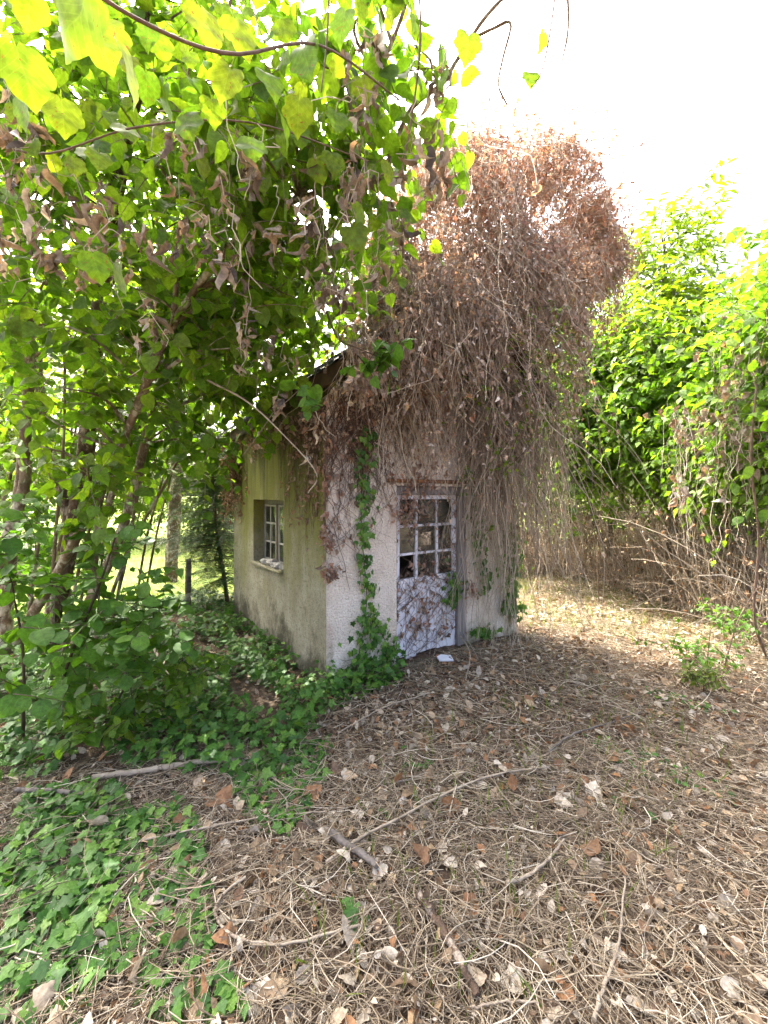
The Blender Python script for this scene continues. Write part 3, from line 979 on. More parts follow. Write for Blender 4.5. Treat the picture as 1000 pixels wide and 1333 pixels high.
def tree(name, label, cat, stems, blobs, leafkey, lowkey, leafmat, size, clusters, per, m, length, bark, group=None, twigr=.004, droop=.35,
         outward=.7, up=.15, flat=.6, minpx=11, nmax=300, csize=.35, limb=True, keep=None, base=None, face=(0, 0, 1), tone=0.0):
    """stems: list of (points, r0, r1); blobs: list of (centre, radii, share)"""
    b = base if base is not None else stems[0][0][0]
    root = thing(name, label, cat, (b[0], b[1], hz(b[0], b[1])), group)
    allp = []
    for (pts, r0, r1) in stems:
        tube_obj('trunk' if r0 > .05 else 'stem', pts, r0, r1, bark, root, 10 if r0 > .03 else 7, 26, .12)
        allp.append(spline(pts, 26)[4:])
    allp = np.vstack(allp)
    tot = sum(x[2] for x in blobs)
    st, di = [], []
    limbs = []
    for (c, r, share) in blobs:
        K = max(2, int(clusters * share / tot))
        cc, dd = ellipsoid_pts(c, r, K)
        for q in cc:
            dist = np.linalg.norm(allp - q, axis=1) + np.maximum(0, allp[:, 2] - q[2] + .2) * 1.5
            p0 = allp[np.argmin(dist)]
            mid = (p0 + q) / 2 + np.array((0, 0, .12 * np.linalg.norm(q - p0))) + N_(0, .06, 3)
            limbs.append(spline([p0, mid, q], 9))
        off = N_(0, csize, (K, per, 3)) * (np.array(r) / np.max(r))
        s = (cc[:, None, :] + off).reshape(-1, 3)
        o = np.repeat(dd, per, axis=0) * outward + unit(RNG.normal(size=(K * per, 3))) * .8 + np.array((0, 0, up))
        st.append(s - unit(o) * .1); di.append(o)
    st, di = np.vstack(st), np.vstack(di)
    if keep is not None:
        ok = keep(st)
        st, di = st[ok], di[ok]
    path, pos, tip, nor, sz = sprays(st, di, length * (.6 + .8 * R(len(st))), m, size, droop, flat=flat, face=face)
    if keep is not None:
        ok = keep(pos)
        pos, tip, nor, sz = pos[ok], tip[ok], nor[ok], sz[ok]
    a = Acc()
    a.tubes(path, np.linspace(twigr, twigr * .4, path.shape[1])[None, :], 3)
    if limb and limbs:
        a.tubes(np.array(limbs), np.linspace(twigr * 3, twigr * 1.1, 9)[None, :], 4)
    a.build('twigs', bark if limb else MAT['twig'], root, 'stuff')
    rnd = np.clip(.45 + N_(0, .22, len(pos)) + tone, 0, 1)
    leafy(root, B[leafkey], frames(tip, nor, sz), pos, rnd, leafmat, 'leaf', 'crown', B[lowkey], nmax, minpx)
    return root


def PP(lst):
    return [P(*q) for q in lst]


# ------------------------------------------------------------------ the left-hand trees
OUTFRONT = lambda p: (p[:, 1] > .45)


def clear_of_shed(p):
    """leaves keep out of the shed and off its front"""
    u, v = W2L(p)
    inside = (u > -.02) & (u < W) & (v > -.02) & (v < W) & (p[:, 2] < 3.2)
    return ~inside & (p[:, 1] > .4)


def left_canopy(p):
    x = CX + p[:, 0] / np.maximum(p[:, 1], .2) * F
    return clear_of_shed(p)


tree('lime_tree', 'lime tree with a dark thick trunk in the clump left of the shed', 'tree',
     [(PP([(60, 830, 4.4), (85, 740, 4.35), (108, 620, 4.25), (120, 500, 4.15), (130, 390, 4.0), (152, 250, 3.8), (182, 90, 3.4), (192, -60, 3.2), (200, -300, 3.0)]), .088, .04),
      (PP([(95, 690, 4.3), (60, 560, 4.5), (50, 430, 4.7), (85, 260, 4.7), (60, 60, 4.6)]), .055, .025)],
     [(P(150, 300, 3.7), (1.5, .9, .9), 3), (P(120, 60, 3.6), (1.6, 1.0, 1.2), 3), (P(330, 120, 3.6), (.9, .8, .9), 2), (P(40, 480, 4.6), (.9, .8, .8), 1.2)],
     'lime_hi', 'lime', MAT['lime'], .115, 74, 7, 8, .5, MAT['barkdark'], 'trees of the clump on the left', keep=left_canopy)

tree('lime_tree', 'slender pale lichen spotted tree at the far left edge', 'tree',
     [(PP([(5, 850, 4.0), (12, 740, 3.95), (28, 620, 3.9), (38, 480, 3.8), (30, 330, 3.7), (18, 200, 3.6), (25, 40, 3.5), (40, -150, 3.4)]), .06, .032),
      (PP([(-20, 800, 3.7), (10, 700, 3.7), (30, 640, 3.75), (34, 600, 3.8)]), .055, .04)],
     [(P(40, 330, 3.2), (.7, .6, .7), 2), (P(30, 100, 3.3), (.8, .7, .9), 2)],
     'lime_hi', 'lime', MAT['lime'], .1, 24, 6, 8, .45, MAT['bark'], 'trees of the clump on the left', keep=left_canopy)

tree('lime_tree', 'leaning tree whose long lichened branch reaches over the shed roof', 'tree',
     [(PP([(20, 835, 3.95), (75, 745, 3.75), (130, 640, 3.5), (172, 545, 3.3), (205, 465, 3.15), (245, 390, 2.95), (320, 300, 2.75), (420, 247, 2.55), (530, 232, 2.4)]), .044, .012),
      (PP([(225, 430, 3.05), (235, 330, 2.9), (260, 220, 2.8), (290, 110, 2.7), (300, 0, 2.6)]), .022, .01),
      (PP([(370, 272, 2.65), (440, 200, 2.5), (480, 120, 2.4), (520, 30, 2.3), (545, -60, 2.2)]), .018, .008),
      (PP([(500, 235, 2.42), (530, 150, 2.3), (575, 108, 2.25), (600, 70, 2.2), (632, 22, 2.15), (665, -12, 2.1)]), .014, .008),
      (PP([(612, 52, 2.2), (640, 38, 2.16), (665, 30, 2.14), (655, 75, 2.14), (649, 110, 2.14), (660, 136, 2.14)]), .008, .004),
      (PP([(735, -30, 2.1), (740, 15, 2.1), (738, 50, 2.1), (732, 78, 2.1)]), .009, .004)],
     [(P(310, 320, 3.05), (.66, .4, .45), 2.2), (P(420, 160, 2.4), (.5, .45, .55), 2.4), (P(250, 90, 2.2), (.7, .5, .5), 2.2), (P(500, 60, 2.2), (.32, .35, .35), 1.1),
      (P(350, 410, 3.1), (.5, .4, .33), 1.2), (P(190, 430, 3.5), (.65, .35, .5), 2.0), (P(60, 520, 3.0), (.4, .4, .4), 1.2), (P(110, 600, 3.1), (.45, .3, .35), 1.0), (P(430, 330, 3.3), (.35, .4, .4), 1.0), (P(120, 400, 2.7), (.5, .4, .4), 1.0)],
     'lime_hi', 'lime', MAT['lime'], .098, 76, 6, 8, .42, MAT['bark'], 'trees of the clump on the left', keep=left_canopy, csize=.22, tone=.1)

tree('lime_tree', 'thin stemmed tree leaning right behind the long branch', 'tree',
     [(PP([(100, 815, 4.2), (150, 715, 4.1), (178, 620, 4.0), (205, 510, 3.9), (250, 410, 3.8), (320, 340, 3.7), (430, 330, 3.6)]), .05, .018),
      (PP([(118, 800, 4.25), (128, 700, 4.3), (165, 590, 4.3), (190, 480, 4.3), (215, 380, 4.3)]), .04, .02)],
     [(P(250, 500, 4.2), (.8, .6, .55), 2), (P(120, 560, 4.4), (.9, .5, .7), 2.2), (P(330, 380, 3.9), (.8, .6, .6), 2), (P(230, 250, 4.0), (.9, .6, .6), 1.5), ((-2.0, 5.0, 3.8), (.55, .4, .5), 1.6), ((-2.9, 5.7, 3.7), (.6, .5, .5), 1.4), (P(385, 400, 4.5), (.5, .5, .45), 1.8), (P(330, 440, 4.4), (.5, .5, .4), 1.5)],
     'lime_hi', 'lime', MAT['lime'], .11, 100, 6, 8, .45, MAT['bark'], 'trees of the clump on the left', keep=left_canopy)

rods = []
for k_ in range(18):
    x0, y0 = RNG.uniform(-4.3, -2.9), RNG.uniform(4.0, 5.6)
    lx_, ly_ = RNG.normal(.35, .35), RNG.normal(0, .25)
    rods.append(([(x0, y0, 0), (x0 + lx_ * .35, y0 + ly_ * .3, 1.1), (x0 + lx_ * .9 + RNG.normal(0, .06), y0 + ly_ * .8, 2.3), (x0 + lx_ * 1.3, y0 + ly_, 3.5)], RNG.uniform(.012, .026), .008))
tree('hazel_coppice', 'many thin upright rods standing between the trunks of the left clump', 'bush', rods,
     [(P(40, 740, 5.2), (1.0, .5, .7), 2.5), (P(90, 620, 5.0), (.8, .5, .6), 1.2)],
     'lime', 'lime', MAT['hazel'], .09, 42, 5, 7, .35, MAT['bark'], keep=clear_of_shed, csize=.25)

# the grape vine in front of the trees: big backlit leaves, and its dead hanging ones
gv = thing('grape_vine', 'grape vine with large backlit leaves across the top left corner', 'vine', (*G(150, 1000), 0.0))
tube_obj('stem', PP([(60, -60, 1.0), (170, 20, 1.05), (300, 70, 1.2), (420, 60, 1.5), (520, 130, 2.0)]), .0055, .004, MAT['brownbark'], gv, 6, 24)
tube_obj('stem', PP([(-30, 180, 1.8), (60, 200, 1.8), (180, 165, 1.7), (330, 160, 1.8), (480, 210, 2.0)]), .005, .003, MAT['brownbark'], gv, 6, 24)
tube_obj('stem', PP([(545, -40, 1.9), (547, 60, 1.9), (535, 160, 1.95), (520, 240, 2.0)]), .006, .004, MAT['brownbark'], gv, 6, 20)
tube_obj('stem', PP([(430, -40, 1.9), (425, 60, 1.9), (418, 120, 1.9)]), .005, .003, MAT['brownbark'], gv, 6, 20)
tube_obj('stem', PP([(725, -30, 2.0), (718, 30, 2.0), (706, 90, 2.0), (690, 112, 2.0)]), .0045, .003, MAT['brownbark'], gv, 5, 20)
pos = [P(115, -8, .66), P(40, -10, 1.1), P(155, 60, 1.0), P(190, 95, 1.5), P(260, 10, 1.4), P(130, 30, 1.1), P(215, 110, 1.5), P(305, 25, 1.5), P(345, 95, 1.6), P(275, 130, 1.6), P(325, 180, 1.5),
       P(395, 60, 1.5), P(450, 15, 1.6), P(535, 10, 1.7), P(470, 100, 1.9), P(20, 60, 1.1), P(120, 330, 1.6), P(155, 345, 1.7), P(240, 150, 1.5), P(390, 130, 1.7),
       P(708, 42, 2.0), P(690, 95, 2.0), P(455, 295, 1.9), P(470, 270, 1.9), P(300, 90, 1.5), P(365, 150, 1.6), P(80, 130, 1.5), P(30, 130, 1.4), P(575, 60, 2.0), P(610, 45, 2.05), P(560, 160, 2.05)]
nb = len(pos)
extra = np.array([P(a, b, c) for a, b, c in zip(RNG.uniform(-20, 520, 95), RNG.uniform(-30, 230, 95), RNG.uniform(1.7, 2.6, 95))])
pos = np.vstack((np.array(pos), extra))
tip = np.zeros_like(pos); tip[:, 2] = -1; tip += N_(0, .35, pos.shape)
nor = np.tile(np.array((.15, -.75, .55)), (len(pos), 1)) + N_(0, .3, pos.shape)
szs = np.concatenate((RNG.uniform(.085, .125, nb), RNG.uniform(.06, .095, len(extra))))
szs[0] = .1; szs[1] = .08; szs[20] = .075; szs[21] = .075
leafy(gv, B['grape_hi'], frames(tip, nor, szs), pos, np.clip(.5 + N_(0, .25, len(pos)), 0, 1), MAT['vineleaf'], 'leaf', 'leaves', None, 300, 5)
dc = [(40, 200, 1.8, .16), (75, 230, 1.8, .13), (20, 260, 1.8, .12), (125, 270, 1.8, .12), (60, 330, 1.85, .08), (170, 300, 1.8, .13), (235, 190, 1.8, .1), (245, 300, 1.8, .1),
      (300, 210, 1.85, .1), (290, 330, 1.85, .09), (350, 250, 1.9, .12), (400, 280, 2.0, .14), (425, 330, 2.0, .12), (445, 240, 1.9, .09), (455, 165, 1.9, .1), (470, 60, 1.9, .07), (540, 210, 2.0, .12),
      (415, 400, 2.3, .1), (450, 380, 2.3, .07), (575, 115, 2.0, .05), (560, 230, 2.1, .06), (345, 480, 2.6, .14), (380, 545, 2.8, .14), (500, 350, 2.3, .06), (520, 290, 2.2, .09), (200, 400, 2.2, .1), (340, 400, 2.4, .1)]
pp = []
for (x, y, d, s) in dc:
    k = int(10 + 85 * s)
    q = P(x, y, d) + np.repeat(N_(0, 1, (k // 4 + 1, 3)) * np.array((s * .7, s * .7, s * .9)), 4, axis=0) + N_(0, .022, ((k // 4 + 1) * 4, 3))
    pp.append(q)
pos = np.vstack(pp)
tip = np.array((0, 0, -1.0)) + N_(0, .45, pos.shape)
nor = N_(0, 1, pos.shape)
leafy(gv, B['withered'], frames(tip, nor, RNG.gamma(6, .0075, len(pos)) + .016), pos, R(len(pos)), MAT['dead'], 'dead_leaf', 'dead_leaves', None, 300, 8)
a = Acc()
st = pos[RNG.integers(0, len(pos), 110)]
ln = RNG.uniform(.05, .32, 110)
tt = np.linspace(0, 1, 6)
path = st[:, None, :] + np.array((0, 0, .5)) * (ln[:, None] * (.4 - tt[None, :]))[..., None] * 2 + np.cumsum(N_(0, .03, (110, 6, 3)), axis=1)
a.tubes(path, .0022, 3)
a.build('tendrils', MAT['stem'], gv, 'stuff')

# spray of bright leaves hanging by the roof corner
tree('vine_shoot', 'short leafy shoot with fresh green leaves hanging over the roof corner', 'shoot',
     [(PP([(425, 405, 2.55), (440, 440, 2.5), (470, 455, 2.45), (500, 470, 2.4), (512, 500, 2.4)]), .006, .003)],
     [(P(490, 462, 2.42), (.16, .1, .08), 2), (P(405, 510, 2.5), (.06, .06, .06), .7)],
     'lime_hi', 'lime', MAT['hazel'], .085, 9, 2, 4, .14, MAT['twig'], csize=.05, base=P(425, 405, 2.55), limb=False)

# ------------------------------------------------------------------ undergrowth at the left
tree('hazel_bush', 'low bush with broad round leaves at the left under the trees', 'bush',
     [(PP([(60, 960, 2.9), (90, 860, 2.8), (130, 760, 2.7), (150, 700, 2.65)]), .012, .005), (PP([(30, 960, 2.9), (30, 850, 2.8), (15, 760, 2.8)]), .012, .005),
      (PP([(130, 950, 3.0), (170, 880, 2.9), (200, 800, 2.9), (180, 740, 2.9)]), .01, .004)],
     [(P(60, 850, 2.7), (.7, .5, .4), 3), (P(165, 810, 2.9), (.45, .5, .4), 2), (P(110, 710, 3.0), (.5, .4, .3), .9), (P(20, 740, 2.9), (.4, .4, .4), .8)],
     'round_hi', 'lime', MAT['hazel'], .095, 34, 4, 7, .32, MAT['twig'], csize=.2, limb=False, flat=.7, up=.3, keep=clear_of_shed)
tree('hazel_bush', 'leafy seedling shoots with pale green leaves among ivy before the shed', 'bush',
     [(PP([(240, 935, 3.2), (232, 870, 3.1), (250, 850, 3.1)]), .005, .002), (PP([(180, 960, 2.9), (170, 880, 2.85), (190, 860, 2.85)]), .005, .002)],
     [(P(250, 868, 3.1), (.22, .2, .1), 1), (P(120, 935, 2.75), (.3, .2, .12), 1.2), (P(205, 905, 2.9), (.25, .2, .12), 1)],
     'lime_hi', 'lime', MAT['hedge'], .075, 16, 3, 6, .16, MAT['twig'], csize=.1, limb=False, flat=.7, up=.5)

# ------------------------------------------------------------------ ivy on the ground
def poly_pts(poly, n):
    poly = np.array(poly)
    lo, hi = poly.min(0), poly.max(0)
    out = []
    while len(out) < n:
        q = lo + R((n * 2, 2)) * (hi - lo)
        ins = np.zeros(len(q), bool)
        j = len(poly) - 1
        for i in range(len(poly)):
            xi, yi = poly[i]; xj, yj = poly[j]
            c = ((yi > q[:, 1]) != (yj > q[:, 1])) & (q[:, 0] < (xj - xi) * (q[:, 1] - yi) / (yj - yi + 1e-12) + xi)
            ins ^= c
            j = i
        out += q[ins].tolist()
    return np.array(out[:n])


def patch_noise(p, f=2.2, s=0.0):
    return np.sin(p[:, 0] * f * 1.7 + s) * np.sin(p[:, 1] * f * 1.3 + 2 * s) + .6 * np.sin(p[:, 0] * f * 4.1 + p[:, 1] * f * 3.3 + s)


def not_shed(p, m=0.02):
    u, v = W2L(p)
    return ~((u > -m) & (u < W + m) & (v > -m) & (v < W + m))


def ground_ivy(label, poly, n, size, h, thresh, seed, minpx=11, cond=None):
    p = poly_pts(poly, n)
    p = p[(patch_noise(p, 2.2, seed) > thresh) & not_shed(p)]
    r = thing('ivy_patch', label, 'ivy', (*p.mean(0), 0))
    z = hz(p[:, 0], p[:, 1]) + .015 + h * R(len(p)) ** 1.3
    pos = np.column_stack((p, z))
    tip = N_(0, 1, pos.shape); tip[:, 2] = np.abs(tip[:, 2]) * -.2; tip[:, 1] -= .4
    nor = np.array((0, -.25, 1.0)) + N_(0, .35, pos.shape)
    leafy(r, B['ivy'], frames(tip, nor, size * RNG.uniform(.55, 1.25, len(p))), pos, np.clip(.42 + N_(0, .25, len(p)), 0, 1), MAT['ivy'], 'leaf', 'leaves', None, 300, minpx)
    a = Acc()
    k = len(p) // 5
    st = pos[:k] - np.array((0, 0, .012))
    dr = N_(0, .12, (k, 3)); dr[:, 2] = 0
    tt = np.linspace(0, 1, 5)
    path = st[:, None, :] + dr[:, None, :] * tt[None, :, None] + N_(0, .006, (k, 5, 3))
    a.tubes(path, .0018, 3)
    a.build('runners', MAT['twig'], r, 'stuff')
    return r


ground_ivy('dense ivy patch with pale veined leaves at bottom left corner', [G(-220, 1022), G(150, 1028), G(205, 1090), G(215, 1160), G(175, 1230), G(70, 1290), G(-300, 1310)], 2800, .058, .06, -.15, 1.0)
ground_ivy('sparse ivy leaves strewn through straw along the bottom left edge', [G(-20, 1250), G(190, 1060), G(430, 960), G(420, 1060), G(330, 1120), G(480, 1200), G(360, 1335), G(0, 1340)], 2000, .05, .04, -.15, 3.0)
ground_ivy('wide dark ivy carpet between the trees and the shed', [(-5.0, 5.2), (-3.0, 7.0), (-2.0, 6.6), (-.55, 3.75), G(430, 930), G(400, 985), G(330, 1035), G(200, 1010), G(60, 1015), G(-60, 1010)], 9500, .066, .16, -.6, 2.0)
ground_ivy('ivy fringe along the foot of the shed front wall', [L2W(-.1, .1, 0)[:2], L2W(.75, -.01, 0)[:2], L2W(.7, -.3, 0)[:2], G(500, 900), G(430, 930), G(390, 900)], 500, .06, .22, -1.3, 2.5)
ground_ivy('few green weeds scattered over the cleared ground', [G(520, 950), G(960, 880), G(1000, 1050), G(700, 1120), G(520, 1020), G(430, 1180), G(560, 1333)], 1100, .04, .03, .75, 5.0)

# ------------------------------------------------------------------ litter of straw, twigs and leaves
def straw_acc(p, lmin, lmax, rad, lift, tiltsd=.12):
    n = len(p)
    az = RNG.uniform(0, 2 * math.pi, n)
    ln = lmin + (lmax - lmin) * R(n) ** 2
    tilt = N_(0, tiltsd, n)
    d = np.column_stack((np.cos(az) * np.cos(tilt), np.sin(az) * np.cos(tilt), np.sin(tilt)))
    side = np.column_stack((-np.sin(az), np.cos(az), np.zeros(n)))
    z = hz(p[:, 0], p[:, 1]) + .004 + lift * R(n) + np.abs(np.sin(tilt)) * ln * .5
    c = np.column_stack((p, z))
    t = np.array((-.5, -.25, 0, .25, .5))
    bend = N_(0, .26, n)
    path = c[:, None, :] + d[:, None, :] * (ln[:, None] * t[None, :])[..., None] + side[:, None, :] * (ln * bend)[:, None, None] * ((t * 2) ** 2)[None, :, None]
    return path, rad * RNG.uniform(.5, 1.4, n)[:, None] * np.array((1, .97, .9, .75, .5))[None, :]


clear = [G(-80, 1010), G(330, 1015), G(430, 920), L2W(.2, -.1, 0)[:2], L2W(2.8, -.1, 0)[:2], (2.2, 6.2), (3.2, 9.0), (5.2, 7.0), (5.0, 4.0), (2.6, .9), (-2.6, .9)]
a = Acc()
p = poly_pts([G(-60, 1000), G(1060, 960), (2.4, .95), (-2.4, .95)], 13000)
path, rr = straw_acc(p, .05, .34, .0017, .03)
a.tubes(path, rr, 3, np.clip(.5 + N_(0, .27, len(p)), 0, 1))
p = poly_pts(clear, 21000)
p = p[not_shed(p) & ((patch_noise(p, 3.1, 1.7) > -.35) | (R(len(p)) < .4))]
path, rr = straw_acc(p, .06, .42, .0022, .035)
a.tubes(path, rr, 3, np.clip(.45 + N_(0, .27, len(p)), 0, 1))
straw = a.build('straw', MAT['straw'], None, 'stuff')
tag(straw, 'cut straw and dry stems littering the cleared ground', 'straw')

p = poly_pts(clear, 20000)
p = p[not_shed(p)]
p2 = poly_pts([(-4.5, 2.6), (-.4, 2.6), (-.5, 3.9), (-2.2, 6.2), (-4.5, 5)], 3500)
p2 = p2[not_shed(p2)]
p = np.vstack((p, p2))
dist = p[:, 1]
keepm = R(len(p)) < np.where(patch_noise(p, 1.6, .4) > -.3, 1, .45)
p = p[keepm]
pos = np.column_stack((p, hz(p[:, 0], p[:, 1]) + .004 + .038 * R(len(p))))
tip = N_(0, 1, pos.shape); tip[:, 2] *= .5
nor = np.array((0, 0, 1.0)) + N_(0, .7, pos.shape)
sz = RNG.gamma(2.6, .0115, len(p)) + .01
sz = np.minimum(sz, .088)
leafy(ground, B['litter'] + B['litter_lobed'], frames(tip, nor, sz), pos, np.clip(R(len(p)) ** .9, 0, 1), MAT['litter'], 'fallen_leaf', 'leaf_litter', B['litter'], 300, 14)

p = poly_pts(clear, 20000)
p = p[not_shed(p)]
pos = np.column_stack((p, hz(p[:, 0], p[:, 1]) + .002 + .03 * R(len(p))))
a = Acc()
M_ = frames(N_(0, 1, pos.shape) * np.array((1, 1, .5)), np.array((0, 0, 1.0)) + N_(0, .8, pos.shape), RNG.uniform(.008, .028, len(p)))
a.place(B['dead_low'][0], M_[::2], pos[::2], R(len(pos[::2])))
a.place(B['oval_low'][0], M_[1::2], pos[1::2], R(len(pos[1::2])))
a.build('leaf_crumbs', MAT['litter'], ground, 'stuff')

# grass tufts
def grass(name, label, polys, n, hmin, hmax, mat, seedn=0):
    p = np.vstack([poly_pts(q, k) for q, k in zip(polys, n)])
    p = p[not_shed(p)]
    pos = np.column_stack((p, hz(p[:, 0], p[:, 1])))
    tip = np.array((0, 0, 1.0)) + N_(0, .35, pos.shape)
    nor = N_(0, 1, pos.shape); nor[:, 2] = 0
    h = hmin + (hmax - hmin) * R(len(p)) ** 1.5
    a = Acc()
    ch = RNG.integers(0, 2, len(p))
    rn = np.clip(.5 + N_(0, .28, len(p)), 0, 1)
    for b in range(2):
        a.place(B['blade'][b], frames(tip, nor, h)[ch == b], pos[ch == b], rn[ch == b])
    o = a.build(name, mat, None, 'stuff')
    return tag(o, label, 'grass')


grass('lawn_grass', 'sunlit rough grass of the clearing beyond the trees', [[(-9, 7), (-2.0, 6.8), (0, 9), (-3, 22), (-20, 22)]], [26000], .05, .16, MAT['grass'])
grass('grass', 'thin dry grass along the foot of the hedge and shed', [[(1.8, 5.6), (2.6, 5.0), (4.2, 4.2), (4.8, 5), (4.6, 8.5), (3, 9.6)], [G(520, 960), G(760, 860), G(990, 1000), G(700, 1333), G(300, 1333)]], [5000, 900], .04, .16, MAT['grass'])

# ------------------------------------------------------------------ sticks lying about
def stick(name, label, pts, r0, r1, mat, cat='stick', lift=None, group=None):
    q = []
    for i, (x, y) in enumerate(pts):
        g = G(x, y)
        q.append((g[0], g[1], float(hz(g[0], g[1])) + r0 * .8 + .04 + (lift[i] if lift else 0)))
    o = tube_obj(name, q, r0, r1, mat, None, 8, 26, .16, wob=.0018)
    tag(o, label, cat, group)
    return o


SG = 'sticks and stems lying on the ground'
stick('fallen_branch', 'thick pale dead branch lying along the edge of the ivy carpet', [(120, 1022), (190, 1018), (250, 1012), (312, 1003)], .018, .012, MAT['palebark'], group=SG)
stick('fallen_branch', 'thin pale birch like stick slanting through the dark ivy', [(178, 848), (200, 878), (228, 912), (264, 938)], .02, .012, MAT['palebark'], lift=[.35, .2, .08, .02], group=SG)
stick('fallen_twig', 'long thin straight pale stem lying above the left ivy patch', [(175, 1106), (270, 1090), (350, 1075), (425, 1069)], .005, .004, MAT['palebark'], group=SG)
stick('fallen_twig', 'long pale curved stem in the middle of the cleared ground', [(425, 1142), (470, 1108), (520, 1083), (604, 1031), (660, 1014), (716, 1003)], .007, .005, MAT['palebark'], group=SG)
stick('fallen_branch', 'short dark grey thick stick left of the curved pale stem', [(428, 1098), (450, 1118), (472, 1133), (492, 1150)], .017, .014, MAT['greybark'], group=SG)
stick('fallen_twig', 'forked pale stem beside the watermark free right foreground', [(660, 1160), (692, 1142), (715, 1120), (735, 1098)], .009, .005, MAT['palebark'], group=SG)['label'] = 'short stout pale stem lying right of the middle of the ground'
stick('fallen_branch', 'brown bark stick with a cut pale end at the bottom centre', [(545, 1185), (568, 1215), (592, 1255), (622, 1312)], .017, .012, MAT['barkdark'], group=SG)
stick('fallen_twig', 'pale stem running up to the bottom edge of the picture', [(772, 1345), (790, 1290), (806, 1235), (815, 1150)], .007, .004, MAT['palebark'], group=SG)['label'] = 'upright lying pale stem at the bottom right of the ground'
stick('fallen_twig', 'thin pale stem bent into a wide loop among the ivy leaves', [(320, 1160), (292, 1180), (280, 1205), (300, 1238), (345, 1256), (395, 1254), (440, 1240), (470, 1228)], .006, .004, MAT['palebark'], group=SG)
stick('fallen_twig', 'branching grey twig on the ground below the hedge', [(715, 985), (745, 965), (790, 950), (835, 935)], .008, .004, MAT['greybark'], group=SG)
stick('fallen_twig', 'thin pale stem bridging the ivy edge near the shed corner', [(440, 960), (500, 925), (560, 905)], .006, .004, MAT['palebark'], group=SG)
stick('fallen_twig', 'pale dry stem arching up beside the door step', [(600, 850), (612, 868), (606, 890)], .007, .004, MAT['palebark'], lift=[.12, .08, 0], group=SG)
stick('fallen_twig', 'pale dead stem lying flat at the very bottom centre', [(615, 1326), (655, 1316), (700, 1318)], .004, .003, MAT['palebark'], group=SG)
stick('fallen_branch', 'half buried dark stick at the top of the left ivy patch', [(20, 1034), (70, 1040), (110, 1046)], .014, .01, MAT['greybark'], group=SG)

o = tube_obj('bare_twig', PP([(270, 495, 2.9), (322, 523, 2.9), (370, 567, 2.85), (412, 616, 2.8), (401, 642, 2.8)]), .007, .003, MAT['palebark'], None, 7, 24, .12)
tag(o, 'long bare pale stem hanging across the shed side wall', 'stem')
bm = bmesh.new()
q = [bm.verts.new(v) for v in ((-.11, -.05, 0), (.10, -.07, 0), (.12, .05, 0), (-.02, .08, 0), (-.10, .04, 0))]
f = bm.faces.new(q)
r = bmesh.ops.extrude_face_region(bm, geom=[f])
for v in r['geom']:
    if isinstance(v, bmesh.types.BMVert):
        v.co.z += .012
for v in bm.verts:
    v.co.x *= .75; v.co.y *= .75
bmesh.ops.recalc_face_normals(bm, faces=bm.faces[:])
me = bpy.data.meshes.new('broken_tile'); bm.to_mesh(me); bm.free()
o = obj('broken_tile', me, MAT['tile'])
g = G(579, 864)
o.location = (g[0], g[1], .05); o.rotation_euler = (.25, .1, .4)
tag(o, 'broken bluish white tile lying at the foot of the door', 'tile')
# rubble on the window sill
SL = ['small rubble stone nearest the wall corner on the window sill', 'fairly large rubble stone second from the near end of the sill', 'small stone in the middle of the sill left of the largest',
      'largest pale rubble stone on the window sill', 'medium stone on the sill just beyond the largest one', 'smallest stone at the far end of the window sill']
for i, (v, s) in enumerate(((1.05, .05), (1.17, .065), (1.30, .05), (1.42, .07), (1.56, .055), (1.68, .042))):
    bm = bmesh.new()
    bmesh.ops.create_icosphere(bm, subdivisions=2, radius=s)
    for vv_ in bm.verts:
        vv_.co *= RNG.uniform(.8, 1.15)
        vv_.co.z *= .6
    me = bpy.data.meshes.new('stone'); bm.to_mesh(me); bm.free()
    o = obj('stone', me, MAT['stone'])
    o.location = Vector(L2W(.02 + .05 * R(), v, WZ0 + .03 + s * .5)); o.rotation_euler = (R() * 6, 0, R() * 6)
    o.rotation_euler = (0, 0, R() * 6)
    tag(o, SL[i], 'stone', 'rubble stones on the window sill')

# ------------------------------------------------------------------ dead vines on the shed
vine = thing('dead_vine', 'great mass of dead brown vine heaped over the shed roof', 'vine', (*L2W(W + .1, .2, 0)[:2], 0))
ELL = [(P(675, 325, 5.2), (1.0, 1.0, 1.28)), (P(590, 330, 4.75), (.75, .9, 1.12)), (P(665, 460, 4.95), (.8, .75, 1.2)), (P(570, 440, 4.3), (.66, .6, .85)),
       (P(742, 370, 5.3), (.52, .55, .85)), (P(515, 425, 4.0), (.34, .5, .55)), (P(505, 330, 4.3), (.32, .35, .5)), (L2W(.85, -.3, 3.4), (.5, .3, .4)),
       (P(640, 390, 4.7), (.85, .6, .9)), (P(700, 425, 5.2), (.42, .5, .65)),
       (P(618, 212, 4.9), (.34, .4, .26)), (P(706, 228, 5.1), (.36, .4, .28)), (P(768, 288, 5.3), (.26, .3, .3)), (P(790, 345, 5.3), (.24, .3, .36)), (P(562, 238, 4.7), (.26, .3, .34)),
       (P(655, 560, 4.7), (.3, .25, .4)), (P(545, 500, 4.1), (.28, .2, .26))]


def push_out(p):
    for (c, r) in ELL:
        q = (p - c) / np.array(r)
        l = np.linalg.norm(q, axis=1)
        ins = l < 1
        k = np.where(ins, 1 / np.maximum(l, .2), 1)
        # only push sideways so that strands slide down the flank
        p = p.copy()
        p[:, 0] = np.where(ins, c[0] + (p[:, 0] - c[0]) * np.minimum(k, 1.1), p[:, 0])
        p[:, 1] = np.where(ins, c[1] + (p[:, 1] - c[1]) * np.minimum(k, 1.1), p[:, 1])
    return p


